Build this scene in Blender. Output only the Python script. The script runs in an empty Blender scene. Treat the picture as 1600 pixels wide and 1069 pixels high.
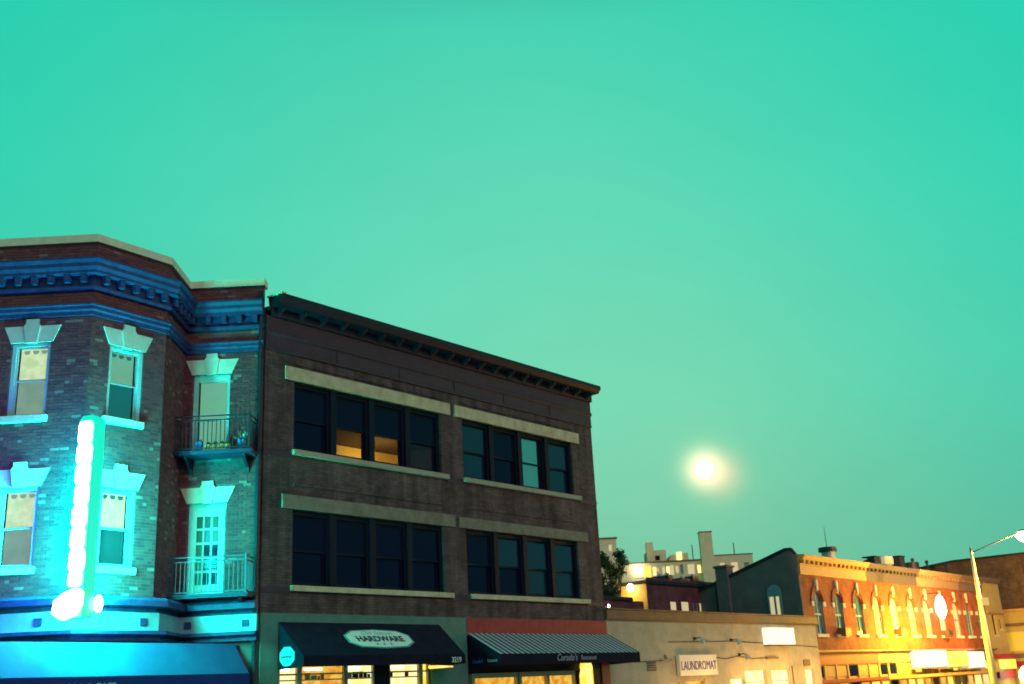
import bpy, math, random
from mathutils import Matrix, Vector
random.seed(7)
R = math.radians
sc = bpy.context.scene
col = sc.collection

def lin(r, g, b):
    f = lambda c: (c/255/12.92) if c/255 <= .04045 else ((c/255+.055)/1.055)**2.4
    return (f(r), f(g), f(b), 1)

# ------------------------------------------------------------------ camera
PITCH, ROLL, EYE = R(17.905), R(3.0185), 1.6
cam = bpy.data.cameras.new('camera'); cam.sensor_width = 36; cam.lens = 36*1693/1600
cam.clip_end = 6000; cam.clip_start = .1
camo = bpy.data.objects.new('camera', cam); col.objects.link(camo)
camo.matrix_world = Matrix.Translation((0, 0, EYE)) @ Matrix.Rotation(PITCH, 4, 'X') @ Matrix.Rotation(R(90), 4, 'X') @ Matrix.Rotation(-ROLL, 4, 'Z')
sc.camera = camo
cam.dof.use_dof = True; cam.dof.focus_distance = 10; cam.dof.aperture_fstop = 2.8      # the phone's soft focus
sc.cycles.use_denoising = True
sc.cycles.max_bounces = 6
sc.cycles.sample_clamp_indirect = 6
sc.view_settings.view_transform = 'Standard'; sc.view_settings.look = 'None'
sc.view_settings.exposure = 0; sc.view_settings.gamma = 1

# ------------------------------------------------------------------ sky (dusk, teal, moonlit)
MOON = Vector((.16705, .96880, .18307)).normalized()
w = bpy.data.worlds.new('World'); sc.world = w; w.use_nodes = True
nt = w.node_tree; nt.nodes.clear(); N = nt.nodes.new; L = nt.links.new
out = N('ShaderNodeOutputWorld'); bg = N('ShaderNodeBackground'); bg.inputs[1].default_value = 1
tc = N('ShaderNodeTexCoord')
nrm = N('ShaderNodeVectorMath'); nrm.operation = 'NORMALIZE'; L(tc.outputs['Generated'], nrm.inputs[0])
sep = N('ShaderNodeSeparateXYZ'); L(nrm.outputs[0], sep.inputs[0])
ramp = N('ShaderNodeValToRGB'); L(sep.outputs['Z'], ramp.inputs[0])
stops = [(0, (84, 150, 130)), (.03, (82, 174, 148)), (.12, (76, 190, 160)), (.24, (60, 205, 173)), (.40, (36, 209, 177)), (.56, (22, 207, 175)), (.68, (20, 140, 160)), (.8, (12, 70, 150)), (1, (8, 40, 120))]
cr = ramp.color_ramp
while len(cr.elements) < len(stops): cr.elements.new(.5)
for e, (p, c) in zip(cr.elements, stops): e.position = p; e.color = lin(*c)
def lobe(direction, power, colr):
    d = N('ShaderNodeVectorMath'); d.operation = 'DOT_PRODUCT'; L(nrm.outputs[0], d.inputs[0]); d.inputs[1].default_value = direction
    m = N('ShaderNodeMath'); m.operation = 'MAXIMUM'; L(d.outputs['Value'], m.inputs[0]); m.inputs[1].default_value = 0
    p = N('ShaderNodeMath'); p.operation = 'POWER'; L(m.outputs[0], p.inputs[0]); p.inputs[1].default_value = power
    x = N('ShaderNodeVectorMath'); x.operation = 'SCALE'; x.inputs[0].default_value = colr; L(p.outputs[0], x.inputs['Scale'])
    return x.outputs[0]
def addv(a, b):
    x = N('ShaderNodeVectorMath'); x.operation = 'ADD'; L(a, x.inputs[0]); L(b, x.inputs[1]); return x.outputs[0]
sky = N('ShaderNodeTexSky'); sky.sky_type = 'NISHITA'; sky.sun_disc = False
sky.sun_elevation = R(2); sky.sun_rotation = R(200)
skys = N('ShaderNodeVectorMath'); skys.operation = 'SCALE'; L(sky.outputs[0], skys.inputs[0]); skys.inputs['Scale'].default_value = .004
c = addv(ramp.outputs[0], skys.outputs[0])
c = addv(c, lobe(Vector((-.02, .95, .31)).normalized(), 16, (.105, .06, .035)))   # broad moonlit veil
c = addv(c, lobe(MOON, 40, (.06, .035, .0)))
c = addv(c, lobe(MOON, 900, (.03, .012, .0)))                                      # moon halo of lens glare, painted into the sky colour
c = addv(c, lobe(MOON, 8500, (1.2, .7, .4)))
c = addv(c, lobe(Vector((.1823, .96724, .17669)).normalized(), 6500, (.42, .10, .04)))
cn_ = N('ShaderNodeTexNoise'); cn_.inputs['Scale'].default_value = 3.2; cn_.inputs['Detail'].default_value = 9; cn_.inputs['Roughness'].default_value = .62
mp_ = N('ShaderNodeMapping'); mp_.inputs['Scale'].default_value = (1, 1, 2.6); L(nrm.outputs[0], mp_.inputs[0]); L(mp_.outputs[0], cn_.inputs[0])
mr_ = N('ShaderNodeMapRange'); mr_.inputs[1].default_value = .25; mr_.inputs[2].default_value = .75; mr_.inputs[3].default_value = .965; mr_.inputs[4].default_value = 1.03; L(cn_.outputs[0], mr_.inputs[0])
ms_ = N('ShaderNodeVectorMath'); ms_.operation = 'SCALE'; L(c, ms_.inputs[0]); L(mr_.outputs[0], ms_.inputs['Scale']); c = ms_.outputs[0]      # thin uneven high haze
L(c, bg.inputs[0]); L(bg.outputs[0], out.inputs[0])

# afterglow behind the camera, low and soft
sun = bpy.data.lights.new('sun', 'SUN'); sun.energy = .66; sun.angle = R(25); sun.color = (1, .40, .60)
suno = bpy.data.objects.new('sun', sun); col.objects.link(suno)
suno.rotation_euler = Vector((-.55, .70, -.40)).to_track_quat('-Z', 'Y').to_euler()

# ------------------------------------------------------------------ materials
MATS = {}
def pmat(name, c1, c2=None, scale=3, rough=.8, bump=0, bscale=40, metal=0, spec=.3, stretch=(1, 1, 1), stain=0):
    m = bpy.data.materials.new(name); m.use_nodes = True; t = m.node_tree; b = t.nodes['Principled BSDF']
    b.inputs['Roughness'].default_value = rough; b.inputs['Metallic'].default_value = metal
    b.inputs['Specular IOR Level'].default_value = spec
    tcn = t.nodes.new('ShaderNodeTexCoord'); mp = t.nodes.new('ShaderNodeMapping'); mp.inputs['Scale'].default_value = stretch
    t.links.new(tcn.outputs['Object'], mp.inputs[0])
    if c2:
        n = t.nodes.new('ShaderNodeTexNoise'); n.inputs['Scale'].default_value = scale; n.inputs['Detail'].default_value = 6; n.inputs['Roughness'].default_value = .65
        t.links.new(mp.outputs[0], n.inputs[0])
        r = t.nodes.new('ShaderNodeValToRGB'); r.color_ramp.elements[0].position = .32; r.color_ramp.elements[1].position = .68
        r.color_ramp.elements[0].color = (*c1, 1); r.color_ramp.elements[1].color = (*c2, 1)
        t.links.new(n.outputs[0], r.inputs[0]); t.links.new(r.outputs[0], b.inputs['Base Color'])
    else: b.inputs['Base Color'].default_value = (*c1, 1)
    if bump:
        n2 = t.nodes.new('ShaderNodeTexNoise'); n2.inputs['Scale'].default_value = bscale; n2.inputs['Detail'].default_value = 4
        t.links.new(mp.outputs[0], n2.inputs[0])
        bp = t.nodes.new('ShaderNodeBump'); bp.inputs['Strength'].default_value = bump; bp.inputs['Distance'].default_value = .02
        t.links.new(n2.outputs[0], bp.inputs['Height']); t.links.new(bp.outputs[0], b.inputs['Normal'])
    MATS[name] = m; return m
def emat(name, colr, strength, c2=None, scale=2, s2=None):
    m = bpy.data.materials.new(name); m.use_nodes = True; t = m.node_tree; b = t.nodes['Principled BSDF']
    b.inputs['Base Color'].default_value = (*[q*.12 for q in colr], 1); b.inputs['Roughness'].default_value = .4
    b.inputs['Emission Color'].default_value = (*colr, 1); b.inputs['Emission Strength'].default_value = strength
    if c2:
        tcn = t.nodes.new('ShaderNodeTexCoord'); n = t.nodes.new('ShaderNodeTexNoise'); n.inputs['Scale'].default_value = scale; n.inputs['Detail'].default_value = 3
        t.links.new(tcn.outputs['Object'], n.inputs[0])
        r = t.nodes.new('ShaderNodeValToRGB'); r.color_ramp.elements[0].position = .38; r.color_ramp.elements[1].position = .62
        r.color_ramp.elements[0].color = (*colr, 1); r.color_ramp.elements[1].color = (*c2, 1)
        t.links.new(n.outputs[0], r.inputs[0]); t.links.new(r.outputs[0], b.inputs['Emission Color'])
    MATS[name] = m; return m
def brick_tex(name, c1, c2, mortar, rough=.85, bw=.22, bh=.075, streak=1.0):
    """brickwork too far off to tell bricks apart: wall-plane coordinates (object x and z)"""
    m = bpy.data.materials.new(name); m.use_nodes = True; t = m.node_tree; b = t.nodes['Principled BSDF']
    b.inputs['Roughness'].default_value = rough; b.inputs['Specular IOR Level'].default_value = .2
    tcn = t.nodes.new('ShaderNodeTexCoord'); s = t.nodes.new('ShaderNodeSeparateXYZ'); cm = t.nodes.new('ShaderNodeCombineXYZ')
    t.links.new(tcn.outputs['Object'], s.inputs[0])
    ad = t.nodes.new('ShaderNodeMath'); ad.operation = 'ADD'; t.links.new(s.outputs[0], ad.inputs[0]); t.links.new(s.outputs[1], ad.inputs[1])
    t.links.new(ad.outputs[0], cm.inputs[0]); t.links.new(s.outputs[2], cm.inputs[1])
    br = t.nodes.new('ShaderNodeTexBrick'); t.links.new(cm.outputs[0], br.inputs[0])
    br.inputs['Scale'].default_value = 1; br.inputs['Brick Width'].default_value = bw; br.inputs['Row Height'].default_value = bh
    br.inputs['Mortar Size'].default_value = .007; br.inputs['Mortar Smooth'].default_value = .3
    br.inputs['Color1'].default_value = (*c1, 1); br.inputs['Color2'].default_value = (*c2, 1); br.inputs['Mortar'].default_value = (*mortar, 1)
    n = t.nodes.new('ShaderNodeTexNoise'); n.inputs['Scale'].default_value = 1.1; n.inputs['Detail'].default_value = 7; n.inputs['Roughness'].default_value = .7
    t.links.new(tcn.outputs['Object'], n.inputs[0])
    mr = t.nodes.new('ShaderNodeMapRange'); mr.inputs[1].default_value = .3; mr.inputs[2].default_value = .7; mr.inputs[3].default_value = .48; mr.inputs[4].default_value = 1.38
    t.links.new(n.outputs[0], mr.inputs[0])
    m2 = t.nodes.new('ShaderNodeMapping'); m2.inputs['Scale'].default_value = (2.4, 2.4, .16); t.links.new(tcn.outputs['Object'], m2.inputs[0])     # rain streaks
    n3 = t.nodes.new('ShaderNodeTexNoise'); n3.inputs['Scale'].default_value = 1.3; n3.inputs['Detail'].default_value = 5; t.links.new(m2.outputs[0], n3.inputs[0])
    r3 = t.nodes.new('ShaderNodeMapRange'); r3.inputs[1].default_value = .35; r3.inputs[2].default_value = .62; r3.inputs[3].default_value = streak; r3.inputs[4].default_value = 1.1 if streak < 1 else 1.0; t.links.new(n3.outputs[0], r3.inputs[0])
    pr = t.nodes.new('ShaderNodeMath'); pr.operation = 'MULTIPLY'; t.links.new(mr.outputs[0], pr.inputs[0]); t.links.new(r3.outputs[0], pr.inputs[1])
    sc_ = t.nodes.new('ShaderNodeVectorMath'); sc_.operation = 'SCALE'; t.links.new(br.outputs[0], sc_.inputs[0]); t.links.new(pr.outputs[0], sc_.inputs['Scale'])
    t.links.new(sc_.outputs[0], b.inputs['Base Color'])
    bp = t.nodes.new('ShaderNodeBump'); bp.inputs['Strength'].default_value = .5; bp.inputs['Distance'].default_value = .01; bp.invert = True
    t.links.new(br.outputs['Fac'], bp.inputs['Height']); t.links.new(bp.outputs[0], b.inputs['Normal'])
    MATS[name] = m; return m
def piece_brick(name, stops):
    """one clay brick each: tint from the piece itself (island or object)"""
    m = bpy.data.materials.new(name); m.use_nodes = True; t = m.node_tree; b = t.nodes['Principled BSDF']
    b.inputs['Roughness'].default_value = .82; b.inputs['Specular IOR Level'].default_value = .25
    g = t.nodes.new('ShaderNodeNewGeometry'); o = t.nodes.new('ShaderNodeObjectInfo')
    a = t.nodes.new('ShaderNodeMath'); a.operation = 'ADD'; t.links.new(g.outputs['Random Per Island'], a.inputs[0]); t.links.new(o.outputs['Random'], a.inputs[1])
    f = t.nodes.new('ShaderNodeMath'); f.operation = 'FRACT'; t.links.new(a.outputs[0], f.inputs[0])
    r = t.nodes.new('ShaderNodeValToRGB'); r.color_ramp.interpolation = 'CONSTANT'
    while len(r.color_ramp.elements) < len(stops): r.color_ramp.elements.new(.5)
    for e, (p, cc) in zip(r.color_ramp.elements, stops): e.position = p; e.color = (*cc, 1)
    t.links.new(f.outputs[0], r.inputs[0])
    n = t.nodes.new('ShaderNodeTexNoise'); n.inputs['Scale'].default_value = 30; t.links.new(g.outputs['Position'], n.inputs[0])
    mx = t.nodes.new('ShaderNodeMapRange'); mx.inputs[3].default_value = .7; mx.inputs[4].default_value = 1.3; t.links.new(n.outputs[0], mx.inputs[0])
    s = t.nodes.new('ShaderNodeVectorMath'); s.operation = 'SCALE'; t.links.new(r.outputs[0], s.inputs[0]); t.links.new(mx.outputs[0], s.inputs['Scale'])
    t.links.new(s.outputs[0], b.inputs['Base Color'])
    MATS[name] = m; return m
def glass(name, tint, rough=.06, spec=.5, see=0.0):
    m = bpy.data.materials.new(name); m.use_nodes = True; t = m.node_tree; b = t.nodes['Principled BSDF']
    b.inputs['Base Color'].default_value = (*tint, 1); b.inputs['Roughness'].default_value = rough; b.inputs['Specular IOR Level'].default_value = spec
    tcn = t.nodes.new('ShaderNodeTexCoord'); n = t.nodes.new('ShaderNodeTexNoise'); n.inputs['Scale'].default_value = 1.3; t.links.new(tcn.outputs['Object'], n.inputs[0])
    bp = t.nodes.new('ShaderNodeBump'); bp.inputs['Strength'].default_value = .06; bp.inputs['Distance'].default_value = .05
    t.links.new(n.outputs[0], bp.inputs['Height']); t.links.new(bp.outputs[0], b.inputs['Normal'])
    if see:
        tr = t.nodes.new('ShaderNodeBsdfTransparent'); mx = t.nodes.new('ShaderNodeMixShader'); mx.inputs[0].default_value = see
        o = [q for q in t.nodes if q.type == 'OUTPUT_MATERIAL'][0]
        t.links.new(b.outputs[0], mx.inputs[1]); t.links.new(tr.outputs[0], mx.inputs[2]); t.links.new(mx.outputs[0], o.inputs[0])
    MATS[name] = m; return m
def stripes(name, c1, c2, pitch):
    m = bpy.data.materials.new(name); m.use_nodes = True; t = m.node_tree; b = t.nodes['Principled BSDF']; b.inputs['Roughness'].default_value = .7
    tcn = t.nodes.new('ShaderNodeTexCoord'); s = t.nodes.new('ShaderNodeSeparateXYZ'); t.links.new(tcn.outputs['Object'], s.inputs[0])
    d = t.nodes.new('ShaderNodeMath'); d.operation = 'DIVIDE'; t.links.new(s.outputs[0], d.inputs[0]); d.inputs[1].default_value = pitch
    f = t.nodes.new('ShaderNodeMath'); f.operation = 'FRACT'; t.links.new(d.outputs[0], f.inputs[0])
    g = t.nodes.new('ShaderNodeMath'); g.operation = 'GREATER_THAN'; t.links.new(f.outputs[0], g.inputs[0]); g.inputs[1].default_value = .5
    mx = t.nodes.new('ShaderNodeMix'); mx.data_type = 'RGBA'; t.links.new(g.outputs[0], mx.inputs[0]); mx.inputs[6].default_value = (*c1, 1); mx.inputs[7].default_value = (*c2, 1)
    t.links.new(mx.outputs[2], b.inputs['Base Color']); MATS[name] = m; return m

pmat('asphalt', (.035, .035, .04), (.06, .06, .06), 4, .9, .4, 90)
pmat('concrete', (.26, .25, .23), (.36, .35, .32), 3, .9, .3, 40)
pmat('mortar', (.12, .085, .085), (.16, .12, .115), 6, .95)
piece_brick('red_brick', [(0, (.20, .058, .064)), (.3, (.17, .05, .06)), (.55, (.225, .068, .07)), (.8, (.145, .042, .055)), (.96, (.28, .15, .14))])
pmat('trim_blue', (.018, .032, .11), (.04, .065, .18), 5, .55, .15, 30)
pmat('frieze_paint', (.16, .40, .46), (.22, .48, .52), 4, .5, .1, 20)
pmat('limestone', (.52, .50, .40), (.66, .62, .50), 4, .85, .2, 40)
pmat('coping_stone', (.74, .66, .40), (.88, .80, .54), 6, .85, .3, 30)
pmat('white_paint', (.34, .50, .48), (.42, .58, .55), 5, .45)
brick_tex('grey_brick', (.16, .098, .088), (.105, .066, .066), (.075, .05, .052), streak=.62)
pmat('maroon_metal', (.06, .02, .034), (.085, .03, .046), 2, .55, .15, 8)
pmat('cornice_dark', (.020, .007, .018), (.03, .011, .024), 2, .6)
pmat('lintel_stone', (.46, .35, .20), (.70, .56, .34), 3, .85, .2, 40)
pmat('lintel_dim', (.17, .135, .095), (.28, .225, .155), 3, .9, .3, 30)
pmat('sill_stone', (.34, .29, .20), (.44, .38, .26), 3, .85, .2, 40)
pmat('black_frame', (.010, .008, .02), None, rough=.5, spec=.12)
pmat('green_paint', (.07, .16, .125), (.10, .21, .165), 3, .6, .1, 20)
pmat('red_paint', (.30, .02, .025), (.38, .035, .035), 5, .6, .1, 20)
pmat('black_canvas', (.007, .007, .018), (.014, .013, .026), 3, .9, .2, 60, spec=.1)
pmat('blue_canvas', (.012, .065, .17), (.018, .09, .21), 1.2, .8, .2, 8)
pmat('navy_canvas', (.005, .02, .13), (.008, .03, .17), 3, .85)
stripes('striped_canvas', (.42, .46, .44), (.008, .008, .02), .25)
pmat('badge_white', (.72, .78, .62), None, rough=.6)
pmat('badge_teal', (.16, .52, .5), None, rough=.6)
pmat('badge_green', (.12, .3, .25), None, rough=.6)
pmat('ink', (.02, .03, .06), None, rough=.7)
pmat('pale_ink', (.30, .46, .36), None, rough=.7)
pmat('letter_pale', (.62, .60, .50), None, rough=.6)
pmat('letter_grey', (.34, .34, .38), None, rough=.6)
pmat('stucco', (.40, .33, .21), (.54, .45, .29), 1.3, .92, .5, 60)
pmat('brown_metal', (.11, .055, .035), (.17, .085, .05), 3, .6, .2, 20)
pmat('lamp_metal', (.45, .43, .38), None, rough=.4, metal=.6)
pmat('dark_metal', (.03, .03, .045), None, rough=.5, metal=.3)
pmat('balcony_iron', (.02, .03, .075), (.03, .045, .10), 4, .6)
pmat('iron_paint', (.05, .08, .12), None, rough=.5)
brick_tex('orange_brick', (.36, .095, .035), (.28, .07, .03), (.28, .11, .05))
pmat('ochre_paint', (.46, .25, .07), (.56, .31, .09), 3, .65, .1, 20)
pmat('mauve_paint', (.055, .045, .055), (.08, .062, .07), 3, .65, .1, 20)
pmat('tan_paint', (.25, .15, .09), (.31, .19, .115), 3, .65, .1, 20)
pmat('umber_paint', (.15, .09, .06), (.19, .12, .08), 3, .65, .1, 20)
pmat('side_render', (.15, .105, .10), (.20, .145, .14), 1.5, .95, .5, 30)
pmat('roof_tar', (.02, .02, .025), (.035, .035, .04), 4, .9)
pmat('teal_sash', (.16, .26, .28), (.22, .33, .34), 3, .5)
brick_tex('maroon_brick', (.22, .05, .055), (.17, .042, .05), (.13, .08, .08))
pmat('cream_render', (.72, .56, .33), (.82, .65, .4), 1.2, .95, .3, 10)
brick_tex('brown_brick', (.20, .10, .065), (.15, .075, .05), (.15, .10, .07), bw=.3, bh=.1)
pmat('yellow_paint_and_lamplight', (.46, .31, .10), (.56, .39, .13), 1.5, .7, .2, 15)
pmat('grey_machine', (.38, .42, .42), (.46, .5, .5), 4, .5)
pmat('leaf', (.025, .06, .025), (.06, .11, .04), 2, .7)
pmat('bark', (.05, .035, .03), None, rough=.9)
pmat('pot_blue', (.05, .16, .42), None, rough=.35)
pmat('pot_yellow', (.78, .62, .12), None, rough=.5)
pmat('blind', (.55, .54, .44), (.62, .60, .50), 2, .9)
pmat('screen_grey', (.22, .25, .22), (.27, .30, .26), 2, .7)
pmat('sign_white', (.80, .70, .58), None, rough=.5)
pmat('purple_ink', (.09, .03, .16), None, rough=.6)
pmat('pole_paint', (.74, .62, .36), (.82, .7, .42), 2, .6)
pmat('tan_frame', (.40, .34, .25), (.48, .41, .3), 4, .6)
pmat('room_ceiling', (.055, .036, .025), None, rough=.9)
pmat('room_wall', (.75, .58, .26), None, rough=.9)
glass('dark_glass', (.006, .007, .032), .06, .07)
glass('blue_glass', (.012, .032, .07), .05, .25)
glass('see_glass', (.008, .012, .03), .05, .15, .85)
glass('dim_glass', (.014, .012, .03), .05, .15, .12)
glass('arch_glass', (.07, .16, .18), .15, .6)
glass('door_glass', (.008, .008, .04), .08, .15)
glass('curtain_glass', (.07, .055, .04), .2, .2)
emat('neon_white', (1, .97, .84), 9)
emat('neon_body', (.0, .86, .58), 1.0)
emat('lit_curtain', (.56, .78, .40), 1.15, (.76, .92, .54), 5)
emat('dim_curtain', (.18, .56, .34), .95, (.2, .56, .38), 4)
emat('screen_lit', (.20, .36, .27), 1.1, (.25, .41, .30), 3)
emat('screen_teal', (.01, .22, .20), .8)
emat('teal_pane_glow', (.035, .26, .2), .9)
emat('shop_amber', (.8, .28, .01), .9, (1, .62, .10), 5)
emat('shop_bright', (1, .74, .22), 1.25, (1, .92, .55), 3)
emat('shop_yellow', (1, .62, .02), 1.3, (1, .8, .18), 3)
emat('lamp_white', (1, .95, .75), 14)
emat('lamp_sodium', (1, .78, .35), 30)
emat('sign_lit', (1, .93, .62), 1.25, (1, .97, .75), 3)
emat('window_warm', (1, .66, .22), 2.2)
emat('window_gold', (1, .66, .14), 1.0, (1, .8, .3), 4)
emat('window_pale', (.75, .62, .34), .8)
emat('moon_light', (1, .96, .78), 6)

# ------------------------------------------------------------------ builders
class MB:
    def __init__(s, M=None): s.v = []; s.f = []; s.M = M or Matrix()
    def add(s, vs, fs):
        b = len(s.v); s.v += [tuple(s.M @ Vector(p)) for p in vs]; s.f += [tuple(b+i for i in f) for f in fs]; return s
    def box(s, x0, x1, y0, y1, z0, z1):
        return s.add([(x0, y0, z0), (x1, y0, z0), (x1, y1, z0), (x0, y1, z0), (x0, y0, z1), (x1, y0, z1), (x1, y1, z1), (x0, y1, z1)],
                     [(0, 3, 2, 1), (4, 5, 6, 7), (0, 1, 5, 4), (1, 2, 6, 5), (2, 3, 7, 6), (3, 0, 4, 7)])
    def prism(s, poly, y0, y1):           # poly in (x,z), counter-clockwise seen from the front
        n = len(poly)
        return s.add([(x, y0, z) for x, z in poly]+[(x, y1, z) for x, z in poly],
                     [tuple(range(n)), tuple(range(2*n-1, n-1, -1))]+[(i, i+n, (i+1) % n+n, (i+1) % n) for i in range(n)])
    def prismx(s, poly, x0, x1):          # poly in (y,z)
        n = len(poly)
        return s.add([(x0, y, z) for y, z in poly]+[(x1, y, z) for y, z in poly],
                     [tuple(range(n-1, -1, -1)), tuple(range(n, 2*n))]+[(i, (i+1) % n, (i+1) % n+n, i+n) for i in range(n)])
    def prismz(s, poly, z0, z1):          # poly in (x,y) ccw from above
        n = len(poly)
        return s.add([(x, y, z0) for x, y in poly]+[(x, y, z1) for x, y in poly],
                     [tuple(range(n-1, -1, -1)), tuple(range(n, 2*n))]+[(i, (i+1) % n, (i+1) % n+n, i+n) for i in range(n)])
    def tube(s, p0, p1, r0, r1=None, n=10):
        r1 = r0 if r1 is None else r1; p0, p1 = Vector(p0), Vector(p1); d = (p1-p0).normalized()
        a = d.orthogonal().normalized(); b = d.cross(a)
        vs = [tuple(p+(a*math.cos(2*math.pi*i/n)+b*math.sin(2*math.pi*i/n))*r) for p, r in ((p0, r0), (p1, r1)) for i in range(n)]
        return s.add(vs, [(i, (i+1) % n, (i+1) % n+n, i+n) for i in range(n)]+[tuple(range(n-1, -1, -1)), tuple(range(n, 2*n))])
    def path(s, pts, r, n=8):
        for a, b in zip(pts, pts[1:]): s.tube(a, b, r, r, n)
        return s
    def lathe(s, prof, n=16, c=(0, 0, 0)):   # prof [(r,z)]
        vs = [(c[0]+r*math.cos(2*math.pi*i/n), c[1]+r*math.sin(2*math.pi*i/n), c[2]+z) for r, z in prof for i in range(n)]
        fs = [(k*n+i, k*n+(i+1) % n, (k+1)*n+(i+1) % n, (k+1)*n+i) for k in range(len(prof)-1) for i in range(n)]
        fs += [tuple(range(n-1, -1, -1)), tuple(range((len(prof)-1)*n, len(prof)*n))]
        return s.add(vs, fs)
    def build(s, name, mat, parent=None, smooth=False, kind=None, label=None):
        me = bpy.data.meshes.new(name); me.from_pydata(s.v, [], s.f); me.update()
        me.materials.append(MATS[mat])
        if smooth:
            for p in me.polygons: p.use_smooth = True
        o = bpy.data.objects.new(name, me); col.objects.link(o)
        if parent: o.parent = parent
        if kind: o['kind'] = kind
        if label: o['label'] = label
        return o
def B(name, mat, parent, *b, M=None, **k): return MB(M).box(*b).build(name, mat, parent, **k)
def tag(o, label, cat, group=None):
    o['label'] = label; o['category'] = cat
    if group: o['group'] = group
    return o
def thing(name, loc, rz, label, cat, group=None):
    o = bpy.data.objects.new(name, None); col.objects.link(o); o.location = loc; o.rotation_euler = (0, 0, rz); o.empty_display_size = .3
    return tag(o, label, cat, group)
def lamp(name, parent, loc, energy, color, radius=.1, typ='POINT'):
    l = bpy.data.lights.new(name, typ); l.energy = energy; l.color = color; l.shadow_soft_size = radius
    o = bpy.data.objects.new(name, l); col.objects.link(o); o.parent = parent; o.location = loc; return o
def text(name, body, size, mat, parent, M, ext=.006, sx=1, shear=0, align='CENTER', bold=0):
    cu = bpy.data.curves.new(name, 'FONT'); cu.body = body; cu.size = size; cu.extrude = ext; cu.align_x = align; cu.shear = shear; cu.offset = bold; cu.resolution_u = 3
    t = bpy.data.objects.new(name, cu); col.objects.link(t)
    me = bpy.data.meshes.new_from_object(t.evaluated_get(bpy.context.evaluated_depsgraph_get()))
    bpy.data.objects.remove(t); me.name = name; me.materials.clear(); me.materials.append(MATS[mat])
    me.transform(M @ Matrix.Rotation(R(90), 4, 'X') @ Matrix.Diagonal((sx, 1, 1, 1)))
    o = bpy.data.objects.new(name, me); col.objects.link(o); o.parent = parent; return o
T = lambda x, y, z: Matrix.Translation((x, y, z))

def wall_open(mb, x0, x1, z0, z1, ops, y=0, depth=.25):
    """wall face at y with rectangular openings and their reveals"""
    xs = sorted({x0, x1, *[a for o in ops for a in o[:2]]}); zs = sorted({z0, z1, *[a for o in ops for a in o[2:]]})
    for xa, xb in zip(xs, xs[1:]):
        for za, zb in zip(zs, zs[1:]):
            cx, cz = (xa+xb)/2, (za+zb)/2
            if any(o[0] < cx < o[1] and o[2] < cz < o[3] for o in ops): continue
            mb.add([(xa, y, za), (xb, y, za), (xb, y, zb), (xa, y, zb)], [(0, 1, 2, 3)])
    for a, b, c, d in ops:
        Y = y+depth
        mb.add([(a, y, c), (b, y, c), (b, Y, c), (a, Y, c)], [(0, 1, 2, 3)]); mb.add([(a, y, d), (b, y, d), (b, Y, d), (a, Y, d)], [(3, 2, 1, 0)])
        mb.add([(a, y, c), (a, y, d), (a, Y, d), (a, Y, c)], [(3, 2, 1, 0)]); mb.add([(b, y, c), (b, y, d), (b, Y, d), (b, Y, c)], [(0, 1, 2, 3)])
    return mb
def sweep(mb, pts, prof, closed_ends=True):
    """prof [(out,z)] carried along a plan line pts [(x,y)], outwards = right of travel"""
    pts = [Vector(p) for p in pts]; k = len(prof); rows = []
    for i, p in enumerate(pts):
        d0 = (p-pts[i-1]).normalized() if i else None; d1 = (pts[i+1]-p).normalized() if i < len(pts)-1 else None
        n0 = Vector((d0.y, -d0.x)) if d0 else None; n1 = Vector((d1.y, -d1.x)) if d1 else None
        if n0 is None: m = n1
        elif n1 is None: m = n0
        else: m = (n0+n1); m = m/max(.3, m.dot(n0))
        rows.append([(p.x+m.x*o, p.y+m.y*o, z) for o, z in prof])
    vs = [q for r in rows for q in r]
    fs = [(i*k+j, i*k+(j+1) % k, (i+1)*k+(j+1) % k, (i+1)*k+j) for i in range(len(pts)-1) for j in range(k)]
    fs += [tuple(range(k)), tuple(range((len(pts)-1)*k+k-1, (len(pts)-1)*k-1, -1))]
    return mb.add(vs, fs)
def sash_window(parent, M, x0, x1, z0, z1, y, frame, up, lo, fw=.055, out=.09, blind_up=None, blind_lo=None, rail=None, s=.05):
    """double-hung window: frame with two sashes, a pane in each, a blind behind"""
    zm = rail or (z0+z1)/2; m = MB(M)
    m.box(x0, x0+fw, y-out, y+.08, z0, z1).box(x1-fw, x1, y-out, y+.08, z0, z1).box(x0+fw, x1-fw, y-out, y+.08, z1-fw, z1).box(x0+fw, x1-fw, y-out, y+.08, z0, z0+fw*.6)
    a, b = x0+fw, x1-fw
    for za, zb, yy in ((zm-.03, z1-fw, y-.045), (z0+fw*.6, zm+.03, y+.005)):
        m.box(a, a+s, yy, yy+.04, za, zb).box(b-s, b, yy, yy+.04, za, zb).box(a+s, b-s, yy, yy+.04, zb-s, zb).box(a+s, b-s, yy, yy+.04, za, za+s*1.2)
    wn = m.build('window', frame, parent)
    MB(M).box(a+s, b-s, y-.028, y-.018, zm, z1-fw-s).build('pane', up, wn)
    MB(M).box(a+s, b-s, y+.022, y+.032, z0+fw, zm).build('pane', lo, wn)
    if blind_up: MB(M).box(a+s, b-s, y+.10, y+.11, zm, z1-fw).build('blind', blind_up, wn)
    if blind_lo: MB(M).box(a+s, b-s, y+.10, y+.11, z0, zm).build('blind', blind_lo, wn)
    return wn

# ------------------------------------------------------------------ frames
A = R(39.5); P0 = Vector((-6.71, 28.0)); D = Vector((math.sin(A), math.cos(A))); NV = Vector((math.cos(A), -math.sin(A)))
RZ = R(90-39.5)
def SW(s, off=0, z=0): p = P0+D*s+NV*off; return (p.x, p.y, z)     # along the street front, metres; off = out into the street
GR = lambda s: -.03*max(0, min(s, 60))                              # the street falls away to the right

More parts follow.
